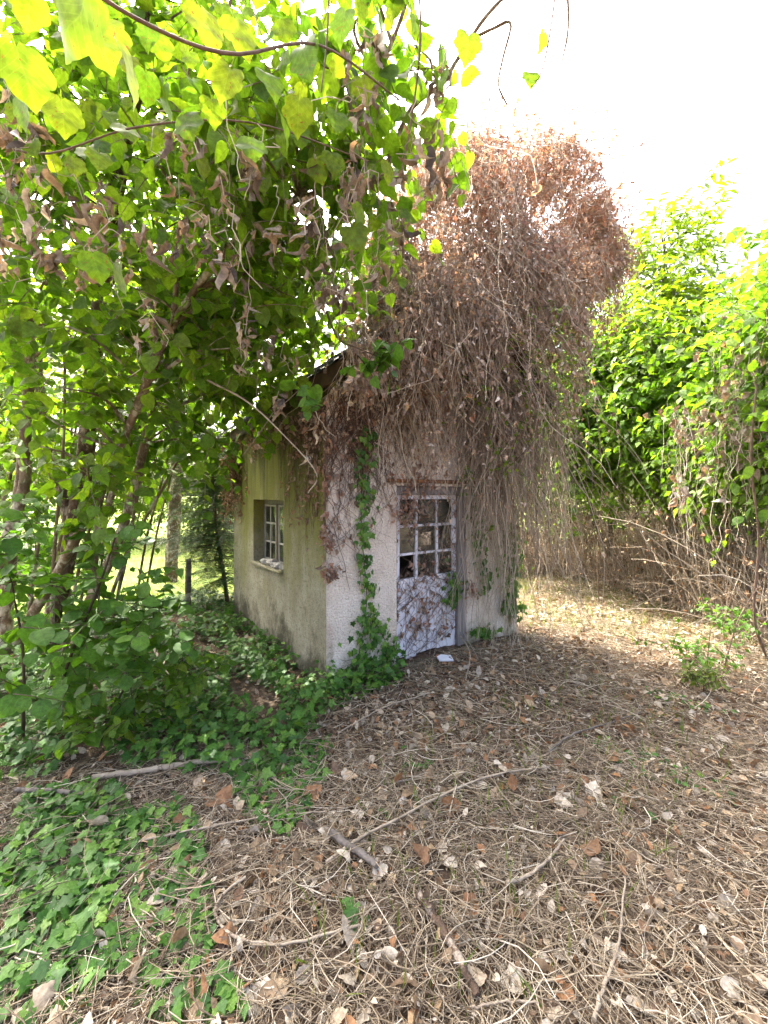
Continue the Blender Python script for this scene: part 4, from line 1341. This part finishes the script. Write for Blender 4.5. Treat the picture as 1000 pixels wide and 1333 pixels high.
def keep_off_wall(p, off):
    u, v = W2L(p)
    inside = (u > -.02) & (u < W + .02) & (v > -off) & (v < 1.5) & (p[:, 2] < 2.75)
    dv = np.where(inside, -off - v, 0)
    p = p.copy()
    p[:, 0] += D2[0] * dv
    p[:, 1] += D2[1] * dv
    return p


def drape(n, starts, steps, step, lat=.25, off=(.02, .16)):
    p = starts.copy()
    offs = RNG.uniform(*off, n)
    out = [p]
    vel = N_(0, lat, (n, 3)); vel[:, 2] = 0
    for i in range(steps):
        vel = vel * .8 + N_(0, lat * .5, (n, 3)) * np.array((1, 1, .6))
        p = p + step[:, None] * (np.array((0, 0, -1.0)) + vel)
        p = push_out(p)
        p = keep_off_wall(p, offs)
        out.append(p)
    return np.stack(out, 1)


def ell_front(n, zmin=-.2):
    w = np.array([r[0] * r[2] for _, r in ELL]); w /= w.sum()
    idx = RNG.choice(len(ELL), n, p=w)
    c = np.array([e[0] for e in ELL])[idx]; r = np.array([e[1] for e in ELL])[idx]
    d = unit(RNG.normal(size=(n, 3)))
    d[:, 1] = -np.abs(d[:, 1]) * np.where(R(n) < .8, 1, -1)
    d[:, 2] = np.where(d[:, 2] < zmin, -d[:, 2], d[:, 2])
    return c + d * r * RNG.uniform(.82, 1.04, n)[:, None], d


a = Acc()
leafpos = []
# draped strands
st, _ = ell_front(2300, -.6)
sxp = CX + st[:, 0] / st[:, 1] * F
pa = drape(2300, st, 11, RNG.uniform(.02, .12, 2300) * np.where(sxp > 690, .45, 1), .55)
a.tubes(pa, np.linspace(1, .6, 12)[None, :] * RNG.uniform(.002, .0042, 2300)[:, None], 3)
leafpos.append(pa[:, 1:].reshape(-1, 3))
# knotted twigs all through the heap
k = 4200
ci = RNG.integers(0, len(ELL), k)
q0 = np.array([e[0] for e in ELL])[ci] + unit(RNG.normal(size=(k, 3))) * np.array([e[1] for e in ELL])[ci] * (R(k) ** .35)[:, None]
dk = unit(RNG.normal(size=(k, 3)) + np.array((.25, -.1, .2)))
pk = q0[:, None, :] + dk[:, None, :] * (RNG.uniform(.2, .7, k)[:, None] * np.linspace(-.5, .5, 7)[None, :])[..., None] + np.cumsum(N_(0, .028, (k, 7, 3)), axis=1)
pk = pk[clear_of_shed(pk[:, 0]) & clear_of_shed(pk[:, -1])]
a.tubes(pk, np.linspace(1, .5, 7)[None, :] * RNG.uniform(.0018, .005, len(pk))[:, None], 3, np.clip(.4 + N_(0, .25, len(pk)), 0, 1))
leafpos.append(pk[:, 1:].reshape(-1, 3))
# strands over the roof edge
k = 300
tq = RNG.uniform(-.02, 1.0, k)
st = np.array([L2W(*roofpt(-FO - .04 + RNG.normal(0, .05), t_, .06)) for t_ in tq])
sh = st + N_(0, .05, st.shape)
pa = drape(k, sh, 11, RNG.uniform(.02, .075, k) * (.6 + .6 * np.clip(tq, 0, 1)), .35, (.02, .4))
a.tubes(pa, np.linspace(1, .5, 12)[None, :] * RNG.uniform(.002, .0045, k)[:, None], 3, np.clip(.4 + N_(0, .2, k), 0, 1))
leafpos.append(pa.reshape(-1, 3)[R(k * 12) < .8])
# long straight hanging curtain at the right corner and over the door
n = 700
cl_ = RNG.normal(655, 28, 60)
x = np.concatenate((cl_[RNG.integers(0, 60, 440)] + N_(0, 4.5, 440), RNG.normal(545, 50, 120), RNG.normal(690, 24, 140)))
y = RNG.uniform(430, 580, n)
d = np.where(x > 600, RNG.uniform(4.55, 5.1, n), RNG.uniform(4.1, 4.5, n))
st = np.array([P(*q) for q in zip(x, y, d)])
st = keep_off_wall(st, .05)
ln = np.where(x > 600, RNG.uniform(.7, 2.5, n), RNG.uniform(.3, .8, n))
ln = np.where(x > 720, ln * .6, ln)
pa = drape(n, st, 11, ln / 11, .36, (.03, .3))
a.tubes(pa, np.linspace(1, .5, 12)[None, :] * RNG.uniform(.0024, .006, n)[:, None], 3, np.clip(.66 + N_(0, .28, n), 0, 1))
leafpos.append(pa[:, 1:8].reshape(-1, 3)[R(n * 7) < .25])
# bushy crown twigs
cc, dd = ell_front(1500, .0)
path, lp, tip, nor, sz = sprays(cc - dd * .35, dd + N_(0, .5, dd.shape) + np.array((0, 0, .5)), RNG.uniform(.3, .75, 1500), 11, .05, .1, flat=.1, spread=.7)
a.tubes(path, np.linspace(.004, .0016, path.shape[1])[None, :], 3, np.clip(.4 + N_(0, .25, 1500), 0, 1))
# long shoots sticking out of the crown at the top
e = ELL[0]
n = 60
dd2 = unit(RNG.normal(size=(n, 3)) + np.array((.5, -.2, 1.0)))
s0 = e[0] + dd2 * np.array(e[1]) * .95
path2, lp2, tip2, nor2, sz2 = sprays(s0, dd2, RNG.uniform(.2, .5, n), 6, .055, .2, flat=.1)
a.tubes(path2, np.linspace(.003, .001, path2.shape[1])[None, :], 3)
a.build('stems', MAT['stem'], vine, 'stuff')
lp = np.vstack((lp, lp2)); tip = np.vstack((tip, tip2)); nor = np.vstack((nor, nor2)); sz = np.concatenate((sz, sz2))
hang = np.vstack(leafpos)
hang = hang[RNG.permutation(len(hang))[:21000]]
pos = np.vstack((lp, hang + N_(0, .03, hang.shape)))
tip = np.vstack((tip * .6 + N_(0, .4, tip.shape), np.array((0, 0, -1.0)) + N_(0, .4, hang.shape)))
nor = np.vstack((nor, N_(0, 1, hang.shape)))
sz = np.concatenate((sz, RNG.uniform(.03, .07, len(hang))))
# inner leaves so that the heap is not hollow
cidx = RNG.integers(0, len(ELL), 9000)
inn = np.array([e[0] for e in ELL])[cidx] + unit(RNG.normal(size=(9000, 3))) * np.array([e[1] for e in ELL])[cidx] * (R(9000) ** .5)[:, None] * .85
low = inn[:, 2] < 5.6 - 2.2 * R(9000) ** 2
inn = inn[low]
pos = np.vstack((pos, inn)); tip = np.vstack((tip, np.array((0, 0, -1.0)) + N_(0, .5, inn.shape))); nor = np.vstack((nor, N_(0, 1, inn.shape)))
sz = np.concatenate((sz, RNG.uniform(.04, .09, len(inn))))
ok = clear_of_shed(pos)
pos, tip, nor, sz = pos[ok], tip[ok], nor[ok], sz[ok]
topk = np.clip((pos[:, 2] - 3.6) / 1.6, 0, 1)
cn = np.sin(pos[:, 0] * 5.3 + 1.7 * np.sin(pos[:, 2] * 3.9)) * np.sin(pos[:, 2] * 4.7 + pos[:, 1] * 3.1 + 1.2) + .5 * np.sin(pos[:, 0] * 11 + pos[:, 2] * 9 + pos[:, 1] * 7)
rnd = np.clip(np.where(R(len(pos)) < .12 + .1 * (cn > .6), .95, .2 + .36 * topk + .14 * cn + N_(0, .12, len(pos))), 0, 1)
ok = (cn > -.5) | (R(len(pos)) < .22)
pos, tip, nor, sz, rnd = pos[ok], tip[ok], nor[ok], sz[ok], rnd[ok]
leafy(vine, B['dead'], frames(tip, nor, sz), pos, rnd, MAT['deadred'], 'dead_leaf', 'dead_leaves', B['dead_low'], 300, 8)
gc = thing('green_creeper', 'pale green sprigs growing through the right flank of the dead vine heap', 'creeper', (*L2W(W, -.1, 0)[:2], 0))
k = 130
sx, sy = RNG.normal(680, 50, k), RNG.normal(480, 60, k)
sp0 = np.array([P(a_, b_, d_) for a_, b_, d_ in zip(sx, sy, RNG.uniform(4.0, 4.7, k))])
pth_, lp_, tp_, nr_, sz_ = sprays(sp0, unit(RNG.normal(size=(k, 3)) + np.array((.2, -.4, -.2))), RNG.uniform(.15, .45, k), 8, .045, .5, flat=.3)
ag = Acc(); ag.tubes(pth_, .002, 3); ag.build('stems', MAT['twig'], gc, 'stuff')
leafy(gc, B['oval'], frames(tp_, nr_, sz_), lp_, R(len(lp_)), MAT['ash'], 'leaf', 'leaves', B['oval_low'], 300, 4)
fp = np.array([P(*q) for q in ((690, 300, 4.6), (745, 310, 4.7), (752, 325, 4.7), (695, 330, 4.5), (690, 360, 4.5), (700, 355, 4.5), (720, 350, 4.5), (715, 365, 4.5), (680, 362, 4.5), (735, 300, 4.7), (668, 352, 4.5), (725, 345, 4.5),
                               (706, 372, 4.5), (560, 320, 4.2), (750, 345, 4.8), (760, 330, 4.9), (694, 340, 4.5))])
fp = np.repeat(fp, 3, axis=0) + N_(0, .045, (len(fp) * 3, 3))
leafy(vine, B['fluff'], frames(N_(0, 1, fp.shape), N_(0, 1, fp.shape), RNG.uniform(.06, .1, len(fp))), fp, R(len(fp)), MAT['seed'], 'seed_head', 'seed_heads', None, 300, 2)

# thin creeper clinging to the walls
creeper = thing('dead_creeper', 'leafless brown creeper clinging to the shed walls below the roof', 'creeper', (*L2W(.3, -.05, 0)[:2], 0))


def wall_walk(n, a0, z0, length, steps=16, wig=.35, mp=None, offr=(.006, .035)):
    off = RNG.uniform(*offr, n)
    ds = length / steps
    a_ = a0.copy(); z_ = z0.copy()
    va = N_(0, .25, n)
    out = [mp(a_, off, z_)]
    for i in range(steps):
        va = va * .75 + N_(0, wig, n)
        a_ = a_ + ds * va
        z_ = z_ - ds * (1 - .25 * R(n))
        out.append(mp(a_, off * (1 + .3 * N_(0, 1, n)), z_))
    return np.stack(out, 1)


front = lambda a_, o_, z_: L2W(np.clip(a_, -.03, W + .1), -np.abs(o_), z_)
leftm = lambda a_, o_, z_: L2W(-np.abs(o_), np.clip(a_, -.03, W + .05), z_)
a = Acc()
cl = []
n = 300
u = np.concatenate((RNG.uniform(-.02, .5, 125), RNG.uniform(.3, 1.1, 105), RNG.uniform(1.0, 2.6, 70)))
z0 = np.array([gab(q) for q in np.clip(u, 0, W)]) - .45 * R(n) ** 2
ln = np.where(u < .5, RNG.uniform(.4, 1.7, n), np.where(u < 1.0, RNG.uniform(.6, 1.8, n), RNG.uniform(.4, 1.3, n)))
pa = wall_walk(n, u, z0, ln, 16, .35, front)
a.tubes(pa, np.linspace(1, .4, 17)[None, :] * RNG.uniform(.002, .0052, n)[:, None], 3, np.clip(.35 + N_(0, .2, n), 0, 1))
cl.append(pa[:, :].reshape(-1, 3)[R(n * 17) < .07])
n = 330
q = pa[RNG.integers(0, len(pa), n), RNG.integers(2, 15, n)]
uu, _ = W2L(q)
pb_ = wall_walk(n, uu, q[:, 2], RNG.uniform(.1, .5, n), 9, .9, front)
a.tubes(pb_, np.linspace(1, .4, 10)[None, :] * RNG.uniform(.0012, .003, n)[:, None], 3, np.clip(.35 + N_(0, .2, n), 0, 1))
# left wall: near corner
n = 90
v = np.abs(RNG.normal(0, .3, n))
pa = wall_walk(n, v, np.full(n, 2.5), RNG.uniform(.3, 1.6, n) * (1 - .4 * np.minimum(v, 1)), 16, .3, leftm)
a.tubes(pa, np.linspace(1, .4, 17)[None, :] * RNG.uniform(.002, .005, n)[:, None], 3, np.clip(.25 + N_(0, .2, n), 0, 1))
cl.append(pa[:, 2:].reshape(-1, 3)[R(n * 15) < .2])
# left wall: bundle at the far end, and along the eave
n = 150
v = RNG.normal(2.58, .13, n)
pa = wall_walk(n, v, np.full(n, 2.42), RNG.uniform(.3, 1.25, n), 14, .2, leftm, (.01, .16))
a.tubes(pa, np.linspace(1, .4, 15)[None, :] * RNG.uniform(.002, .005, n)[:, None], 3, np.clip(.2 + N_(0, .2, n), 0, 1))
cl.append(pa.reshape(-1, 3)[R(n * 15) < .45])
n = 110
v = RNG.uniform(.0, 2.5, n)
pa = wall_walk(n, v, np.full(n, 2.5), RNG.uniform(.1, .45, n), 8, .3, leftm, (.01, .1))
a.tubes(pa, .0025, 3, np.clip(.2 + N_(0, .2, n), 0, 1))
cl.append(pa.reshape(-1, 3)[R(n * 9) < .22])
# door: fine net of tendrils
n = 150
pa = wall_walk(n, RNG.uniform(DU0 + .05, DU1, n), RNG.uniform(.25, 1.75, n), RNG.uniform(.15, .6, n), 10, .9, lambda a_, o_, z_: L2W(np.clip(a_, DU0 + .03, DU1 - .01), .045 - .3 * np.abs(o_), np.maximum(z_, .03)))
a.tubes(pa, .0023, 3, np.clip(.2 + N_(0, .15, n), 0, 1))
cl.append(pa.reshape(-1, 3)[R(n * 11) < .12])
a.build('stems', MAT['brownbark'], creeper, 'stuff')
pos = np.vstack(cl)
# clusters of red brown dead leaves
for (u_, z_, k, s) in ((.02, 1.02, 45, .04), (.0, 1.35, 50, .07), (1.22, .55, 42, .08), (1.15, .38, 14, .07), (1.0, 1.75, 70, .12), (1.15, 2.0, 60, .15), (.85, 1.55, 50, .08), (1.45, .3, 20, .06), (1.85, .65, 40, .06), (.25, 2.3, 30, .2)):
    pos = np.vstack((pos, L2W(u_ + N_(0, s, k), -.02 - .03 * R(k) + (.05 if .8 < u_ < 1.7 and z_ < 1 else 0), z_ + N_(0, s * 1.2, k))))
tip = np.array((0, 0, -1.0)) + N_(0, .45, pos.shape)
nor = N_(0, .6, pos.shape) + np.array((.3, -.7, 0))
leafy(creeper, B['dead'], frames(tip, nor, RNG.uniform(.03, .065, len(pos))), pos, np.clip(R(len(pos)) * .8, 0, 1), MAT['deadred'], 'dead_leaf', 'dead_leaves', B['dead_low'], 300, 6)


def climbing_ivy(label, chains, size=.055):
    """chains: list of ([(u, z, width)...], count); leaves lie against the front wall"""
    u0, z0 = chains[0][0][0][:2]
    r = thing('climbing_ivy', label, 'ivy', (*L2W(u0, -.05, 0)[:2], 0))
    P_, A = [], Acc()
    for pts, k, off in chains:
        q = spline([(x, y, w) for x, y, w in pts], 60)
        A.tubes(L2W(q[:, 0], np.full(60, -off + .01), q[:, 1])[None], .004, 5)
        i = RNG.integers(0, 60, k)
        w = q[i, 2]
        P_.append(L2W(q[i, 0] + N_(0, 1, k) * w, -off - .05 * R(k) * (1 + w * 6), q[i, 1] + N_(0, .02, k)))
    A.build('stem', MAT['twig'], r)
    pos = np.vstack(P_)
    tip = np.array((0, -.25, -1.0)) + N_(0, .45, pos.shape)
    nn = np.array((-D2[0], -D2[1], .45))
    nor = nn + N_(0, .35, pos.shape)
    leafy(r, B['ivy'], frames(tip, nor, size * RNG.uniform(.6, 1.25, len(pos))), pos, np.clip(.5 + N_(0, .25, len(pos)), 0, 1), MAT['ivy'], 'leaf', 'leaves', None, 300, 7)


climbing_ivy('green ivy trail climbing the white wall left of the door', [([(.42, 2.3, .05), (.38, 2.0, .06), (.36, 1.6, .05), (.38, 1.2, .04), (.42, .8, .05), (.40, .5, .08), (.34, .25, .14), (.30, .08, .2)], 290, .02),
                                                                       ([(.42, .6, .06), (.6, .35, .08), (.72, .1, .06)], 70, .03)], .058)
climbing_ivy('dark green ivy clump on the white door boards', [([(1.62, .85, .05), (1.6, .65, .06), (1.55, .5, .05)], 80, -.03)], .06)
climbing_ivy('ivy hanging along the grey door jamb and lintel end', [([(1.78, 1.95, .1), (1.82, 1.7, .09), (1.86, 1.4, .07), (1.92, 1.1, .06), (2.0, .8, .06), (2.02, .55, .05)], 150, .05)], .06)
climbing_ivy('thick ivy covering the right corner of the shed', [([(2.5, 1.35, .1), (2.5, 1.1, .12), (2.52, .85, .12), (2.5, .6, .1), (2.4, .35, .06)], 220, .05), ([(2.45, .5, .06), (2.6, .2, .1)], 60, .05), ([(1.9, .2, .1), (2.1, .1, .1)], 50, .05)], .065)

# ------------------------------------------------------------------ hedge of trees on the right
HG = 'trees in the hedge on the right'


def hz_keep(p):
    return clear_of_shed(p)


tree('hedge_tree', 'tall ash like sapling with pointed leaflets topping the right hedge', 'tree',
     [([(5.0, 7.4, 0), (5.0, 7.4, 2), (4.9, 7.3, 4), (4.8, 7.2, 6.1)], .05, .012), ([(5.0, 7.4, 1.5), (5.3, 7.6, 3.5), (5.5, 7.6, 5.2)], .03, .01)],
     [((4.9, 7.2, 5.2), (.75, .8, 1.2), 3), ((4.6, 7.0, 4.2), (1.0, .9, .8), 3)],
     'lance', 'lance', MAT['ash'], .18, 120, 6, 9, .5, MAT['greybark'], HG, csize=.3, up=.4, keep=hz_keep)
tree('hedge_tree', 'broad hazel with sunlit yellow green leaves beside the shed vines', 'tree',
     [([(4.4, 8.2, 0), (4.3, 8.0, 2), (4.2, 7.8, 4.3)], .06, .015), ([(4.4, 8.2, .3), (3.9, 8.2, 2), (3.6, 7.8, 3.6)], .04, .01)],
     [((4.1, 7.4, 3.6), (1.0, .8, 1.1), 3), ((3.7, 7.9, 4.3), (.8, .8, .8), 2), ((3.3, 7.7, 3.2), (.7, .5, 1.0), 3), ((3.6, 7.6, 2.6), (.8, .8, .8), 2), ((4.4, 6.6, 2.9), (.9, .8, .9), 3)],
     'oval', 'oval_low', MAT['hedge'], .135, 300, 8, 8, .45, MAT['greybark'], HG, csize=.3, keep=hz_keep)
tree('hedge_tree', 'leafy hazel in the middle of the right hedge with drooping sprays', 'tree',
     [([(5.1, 6.2, 0), (5.0, 6.1, 1.6), (4.8, 5.9, 3.8)], .05, .015), ([(5.1, 6.2, .3), (5.4, 5.8, 2), (5.4, 5.5, 3.8)], .04, .01)],
     [((4.9, 5.8, 3.3), (.9, .9, .9), 3), ((4.6, 5.4, 2.5), (.7, .8, .6), 2.5), ((4.4, 6.2, 2.1), (.5, 1.3, .4), 2.5), ((5.3, 5.6, 4.0), (.7, .8, .6), 1.5)],
     'oval', 'oval_low', MAT['hedge'], .13, 220, 8, 8, .45, MAT['greybark'], HG, csize=.28, keep=hz_keep)
tree('hedge_tree', 'nearest hedge tree filling the right edge with large leaves', 'tree',
     [([(4.9, 4.6, 0), (4.9, 4.5, 1.6), (4.8, 4.4, 4.2)], .05, .015), ([(4.9, 4.6, .3), (4.6, 4.2, 2), (4.5, 4.1, 3.2)], .03, .01)],
     [((4.7, 4.6, 3.4), (.7, .8, .9), 3), ((4.4, 4.4, 2.3), (.6, .8, .55), 3), ((5.2, 4.9, 4.3), (.7, .8, .7), 1.5)],
     'oval', 'oval_low', MAT['hedge'], .13, 160, 7, 8, .45, MAT['greybark'], HG, csize=.28, keep=hz_keep)
tree('hedge_tree', 'shaded bush of small grey green leaves behind the hanging vines', 'bush',
     [([(3.2, 8.8, 0), (3.1, 8.6, 1.5), (3.0, 8.4, 3)], .04, .01)],
     [((3.0, 8.3, 2.4), (1.1, .7, .9), 3), ((2.6, 8.6, 3.4), (1.0, .7, 1.0), 2)],
     'oval', 'oval_low', MAT['far'], .08, 120, 8, 8, .4, MAT['greybark'], HG, csize=.3, keep=hz_keep)
tree('hedge_tree', 'dense background tree added behind the right hedge to block skylight', 'tree',  # added leaf masses that keep skylight from coming in under the hedge
     [([(6.8, 8.5, 0), (6.8, 8.5, 2), (6.7, 8.5, 4.6)], .08, .03)],
     [((6.3, 8.2, 3.0), (1.0, 2.0, 1.7), 3), ((4.6, 10.2, 2.4), (2.2, .8, 1.8), 3), ((6.8, 6.0, 3.0), (.8, 2.0, 1.7), 3)],
     'oval_low', 'far', MAT['far'], .12, 230, 9, 9, .55, MAT['greybark'], HG, csize=.45, keep=hz_keep, nmax=0)

tree('shrub', 'added dark low shrub standing in for shaded hollows behind the hedge canes', 'shrub',  # darkest leaf colour, added so the gaps between the canes read as shade
     [([(4.5, 11, 0), (4.5, 11, 1), (4.4, 11, 1.8)], .04, .02)],
     [((3.2, 10.6, 1.0), (2.6, .6, 1.2), 4), ((6.6, 8.2, .9), (.8, 2.4, 1.1), 3), ((6.2, 5.5, .9), (.6, 1.8, 1.1), 2)],
     'oval_low', 'far', MAT['yew'], .13, 170, 9, 9, .5, MAT['greybark'], HG, csize=.35, keep=hz_keep, nmax=0)

# dead brambles and canes under the hedge
n = 2100
a = Acc()
b = poly_pts([(1.9, 9.0), (3.0, 8.8), (3.9, 8.2), (4.2, 6.6), (4.1, 5.2), (4.3, 4.4), (5.4, 4.4), (5.6, 8.6), (4.2, 10.0), (2.0, 10.0)], n)
pts0 = np.column_stack((b, hz(b[:, 0], b[:, 1])))
h = RNG.uniform(.5, 2.1, n)
dr = np.array((0, 0, 1.0)) + N_(0, .28, (n, 3)) + np.array((-.06, -.05, 0))
tt = np.linspace(0, 1, 8)
path = pts0[:, None, :] + (dr * h[:, None])[:, None, :] * tt[None, :, None] + np.cumsum(N_(0, .022, (n, 8, 3)), axis=1)
arch = (R(n) < .4)[:, None] * (tt ** 2.5)[None, :] * RNG.uniform(.2, .9, n)[:, None]
path[:, :, 2] -= arch * .8
path[:, :, 0] -= arch * .5
a.tubes(path, np.linspace(1, .5, 8)[None, :] * RNG.uniform(.0035, .0095, n)[:, None], 3, np.clip(.5 + N_(0, .25, n), 0, 1))
# tangled sideways twigs
k = 1500
q = path[RNG.integers(0, n, k), RNG.integers(1, 7, k)]
dq = N_(0, .25, (k, 3)); dq[:, 2] *= .6
pth = q[:, None, :] + dq[:, None, :] * np.linspace(0, 1, 5)[None, :, None] + np.cumsum(N_(0, .02, (k, 5, 3)), axis=1)
a.tubes(pth, .0028, 3, np.clip(.6 + N_(0, .25, k), 0, 1))
br = thing('dead_brambles', 'tangle of dry brown canes and withered leaves under the hedge', 'brambles', (4.6, 6.5, 0))
a.build('canes', MAT['stem'], br, 'stuff')
lp = np.vstack((path[:, 2:].reshape(-1, 3)[R(n * 6) < .4], pth[:, 1:].reshape(-1, 3)[R(k * 4) < .4]))
lp = lp + N_(0, .03, lp.shape)
leafy(br, B['dead'], frames(np.array((0, 0, -1.0)) + N_(0, .6, lp.shape), N_(0, 1, lp.shape), RNG.uniform(.03, .065, len(lp))), lp, np.clip(R(len(lp)) * .85, 0, 1), MAT['litter'], 'dead_leaf', 'dead_leaves', B['dead_low'], 300, 7)

# dead climber hanging in the hedge
hv = thing('dead_climber', 'withered pale climber hanging in strands down the right hedge front', 'vine', (4.1, 4.9, 0))
pts = []
for (x, y, d, s, k) in ((950, 520, 4.6, .22, 160), (905, 560, 4.7, .16, 90), (985, 430, 4.8, .2, 80), (940, 600, 4.6, .2, 120), (890, 640, 4.6, .1, 60), (985, 560, 4.4, .15, 80), (970, 470, 4.6, .12, 60)):
    k = int(k * .26); s = s * .7
    pts.append(P(x, y, d) + N_(0, 1, (k, 3)) * np.array((s, s, s * 1.6)))
lp = np.vstack(pts)
leafy(hv, B['dead'], frames(np.array((0, 0, -1.0)) + N_(0, .5, lp.shape), N_(0, 1, lp.shape), RNG.uniform(.05, .1, len(lp))), lp, np.clip(.3 + .7 * R(len(lp)), 0, 1), MAT['dead'], 'dead_leaf', 'dead_leaves', None, 300, 7)
a = Acc()
st = lp[RNG.integers(0, len(lp), 160)]
path = st[:, None, :] + np.array((0, 0, -1.0)) * (RNG.uniform(.2, .9, 160)[:, None] * np.linspace(-.3, .7, 8)[None, :])[..., None] + np.cumsum(N_(0, .025, (160, 8, 3)), axis=1)
a.tubes(path, .003, 3)
a.build('stems', MAT['stem'], hv, 'stuff')

# pale cut trunk in the gap, single thin stems in front of the hedge
g = G(751, 745)
o = tube_obj('tree_stump', [(g[0], g[1], -.05), (g[0] + .01, g[1], .4), (g[0] - .02, g[1], 1.1)], .075, .06, MAT['palebark'], None, 12, 14, .06)
tag(o, 'pale straight bare trunk standing in the dark gap of the hedge', 'trunk')
for (pl, r, lab) in (([(1000, 862, 4.3), (982, 800, 4.2), (988, 700, 4.2), (978, 600, 4.2), (985, 500, 4.2)], .014, 'thin bare stem rising at the right edge before the hedge'),
                     ([(935, 905, 4.0), (948, 850, 4.0), (965, 800, 4.05), (1000, 745, 4.1)], .008, 'slender leaning twig sprouting from the ground at the right'),
                     ([(780, 790, 6.4), (778, 720, 6.4), (784, 640, 6.4), (780, 560, 6.4)], .008, 'tall straight cane left in the hedge front')):
    o = tube_obj('sapling', PP(pl), r, r * .6, MAT['brownbark'], None, 7, 22, .12)
    tag(o, lab, 'stem')
tree('weed', 'small green weed clump growing at the hedge foot on the right', 'weed', [(PP([(920, 880, 4.0), (922, 850, 4.0), (925, 820, 4.0)]), .004, .002)],
     [(P(915, 845, 4.1), (.3, .3, .1), 2), (P(950, 800, 4.4), (.35, .3, .12), 2)], 'round_hi', 'oval_low', MAT['hazel'], .06, 24, 3, 6, .18, MAT['twig'], csize=.1, limb=False, up=.6)
tree('weed', 'little bushy weed standing alone on the cleared ground at right', 'weed', [(PP([(915, 905, 3.6), (918, 880, 3.6)]), .003, .002)],
     [(P(918, 872, 3.6), (.14, .12, .07), 1)], 'lance', 'lance', MAT['grass'], .07, 8, 4, 6, .1, MAT['twig'], csize=.04, limb=False, up=.9)

# ------------------------------------------------------------------ behind: young yew, posts, far trees
yw = thing('young_conifer', 'young dark conifer with feathery flat branches left of the shed', 'tree', (*G(297, 790), 0))
g = G(297, 790)
dyw = g[1]
tr = PP([(297, 790, dyw), (290, 740, dyw), (281, 680, dyw), (277, 620, dyw), (276, 560, dyw)])
tube_obj('trunk', tr, .035, .015, MAT['barkdark'], yw, 8, 20, .08)
tp = spline(tr, 60)
n = 340
i = RNG.integers(9, 60, n)
az = RNG.uniform(0, 2 * math.pi, n)
dr = np.column_stack((np.cos(az), np.sin(az), RNG.uniform(-.1, .3, n)))
path, lp, tip, nor, sz = sprays(tp[i], dr, RNG.uniform(.35, .95, n), 16, .18, .25, flat=.85, spread=.7, jit=.15)
a = Acc(); a.tubes(path, np.linspace(.006, .002, path.shape[1])[None, :], 3); a.build('branches', MAT['twig'], yw, 'stuff')
leafy(yw, B['needle'], frames(tip, nor, sz * 1.2), lp, R(len(lp)), MAT['yew'], 'spray', 'crown', None, 200, 8)
for (x, yt, yb, lab) in ((245, 728, 796, 'short grey wooden fence post in the ivy before the lawn'),):
    g = G(x, yb)
    zt = CZ + (HY - yt) / F * g[1]
    o = tube_obj('fence_post', [(g[0], g[1], -.1), (g[0], g[1], zt * .5), (g[0] + .01, g[1], zt)], .045, .04, MAT['greybark'], None, 9, 10, .08)
    tag(o, lab, 'post')

FG = 'far trees beyond the clearing'
LABS = ['tall leafy tree added to shade the ivy left of the shed', 'bright sunlit tree beyond the clearing, just left of the shed', 'far leafy tree behind the clump at the left edge', 'far round tree behind the dark trunk',  # first tree is added, its crown placed to throw shade on the ivy
        'far tall tree whose crown shows between the leaning stems', 'far shaded tree directly behind the shed', 'low far bushes at the back of the sunlit lawn', 'far tree behind the young conifer']
for k, (c, r, hgt, sz, ncl) in enumerate((((-4.2, 8.3), (1.5, 1.2), 6.8, .15, 165), ((-2.2, 18.0), (2.6, 1.6), 7.5, .17, 190), ((-13.5, 13), (3.4, 2), 8.5, .17, 190), ((-10.5, 17), (3.4, 2), 9, .17, 210),
                                           ((-10.5, 11.0), (2.0, 1.5), 8.0, .14, 170), ((-.5, 12.5), (2.6, 1.5), 5.5, .16, 140), ((-6.5, 17), (5, 1.2), 2.6, .15, 150), ((-5.6, 20), (3.4, 1.6), 8, .18, 140))):
    x, y = c
    tree('far_tree', LABS[k], 'tree', [([(x, y, 0), (x + .1, y, hgt * .4), (x - .1, y, hgt * .85)], .13 if hgt > 4 else .05, .04)],
         [((x, y, 5.1), (1.6, 1.2, 1.5), 3)] if k == 0 else [((x, y, hgt * .62), (r[0], r[1], hgt * .4), 3), ((x + r[0] * .3, y - .5, hgt * .4), (r[0] * .8, r[1], hgt * .3), 2)],
         'far', 'far', MAT['far'], sz, ncl, 8, 9, .7, MAT['barkdark'], FG, csize=.5, nmax=0, keep=hz_keep, tone=.12)
tree('far_tree', 'far blue green conifer peeping over the right hedge', 'tree', [([(11.0, 16, 0), (11.0, 16, 4), (11.0, 16, 8.0)], .15, .03)],
     [((11.0, 16, 5.5), (1.6, 1.3, 2.6), 2), ((7.0, 15, 5.0), (1.8, 1.2, 2.5), 2), ((14, 15, 5), (2, 1.2, 3), 2)], 'far', 'far', MAT['farblue'], .13, 130, 9, 9, .6, MAT['barkdark'], FG, csize=.4, nmax=0)
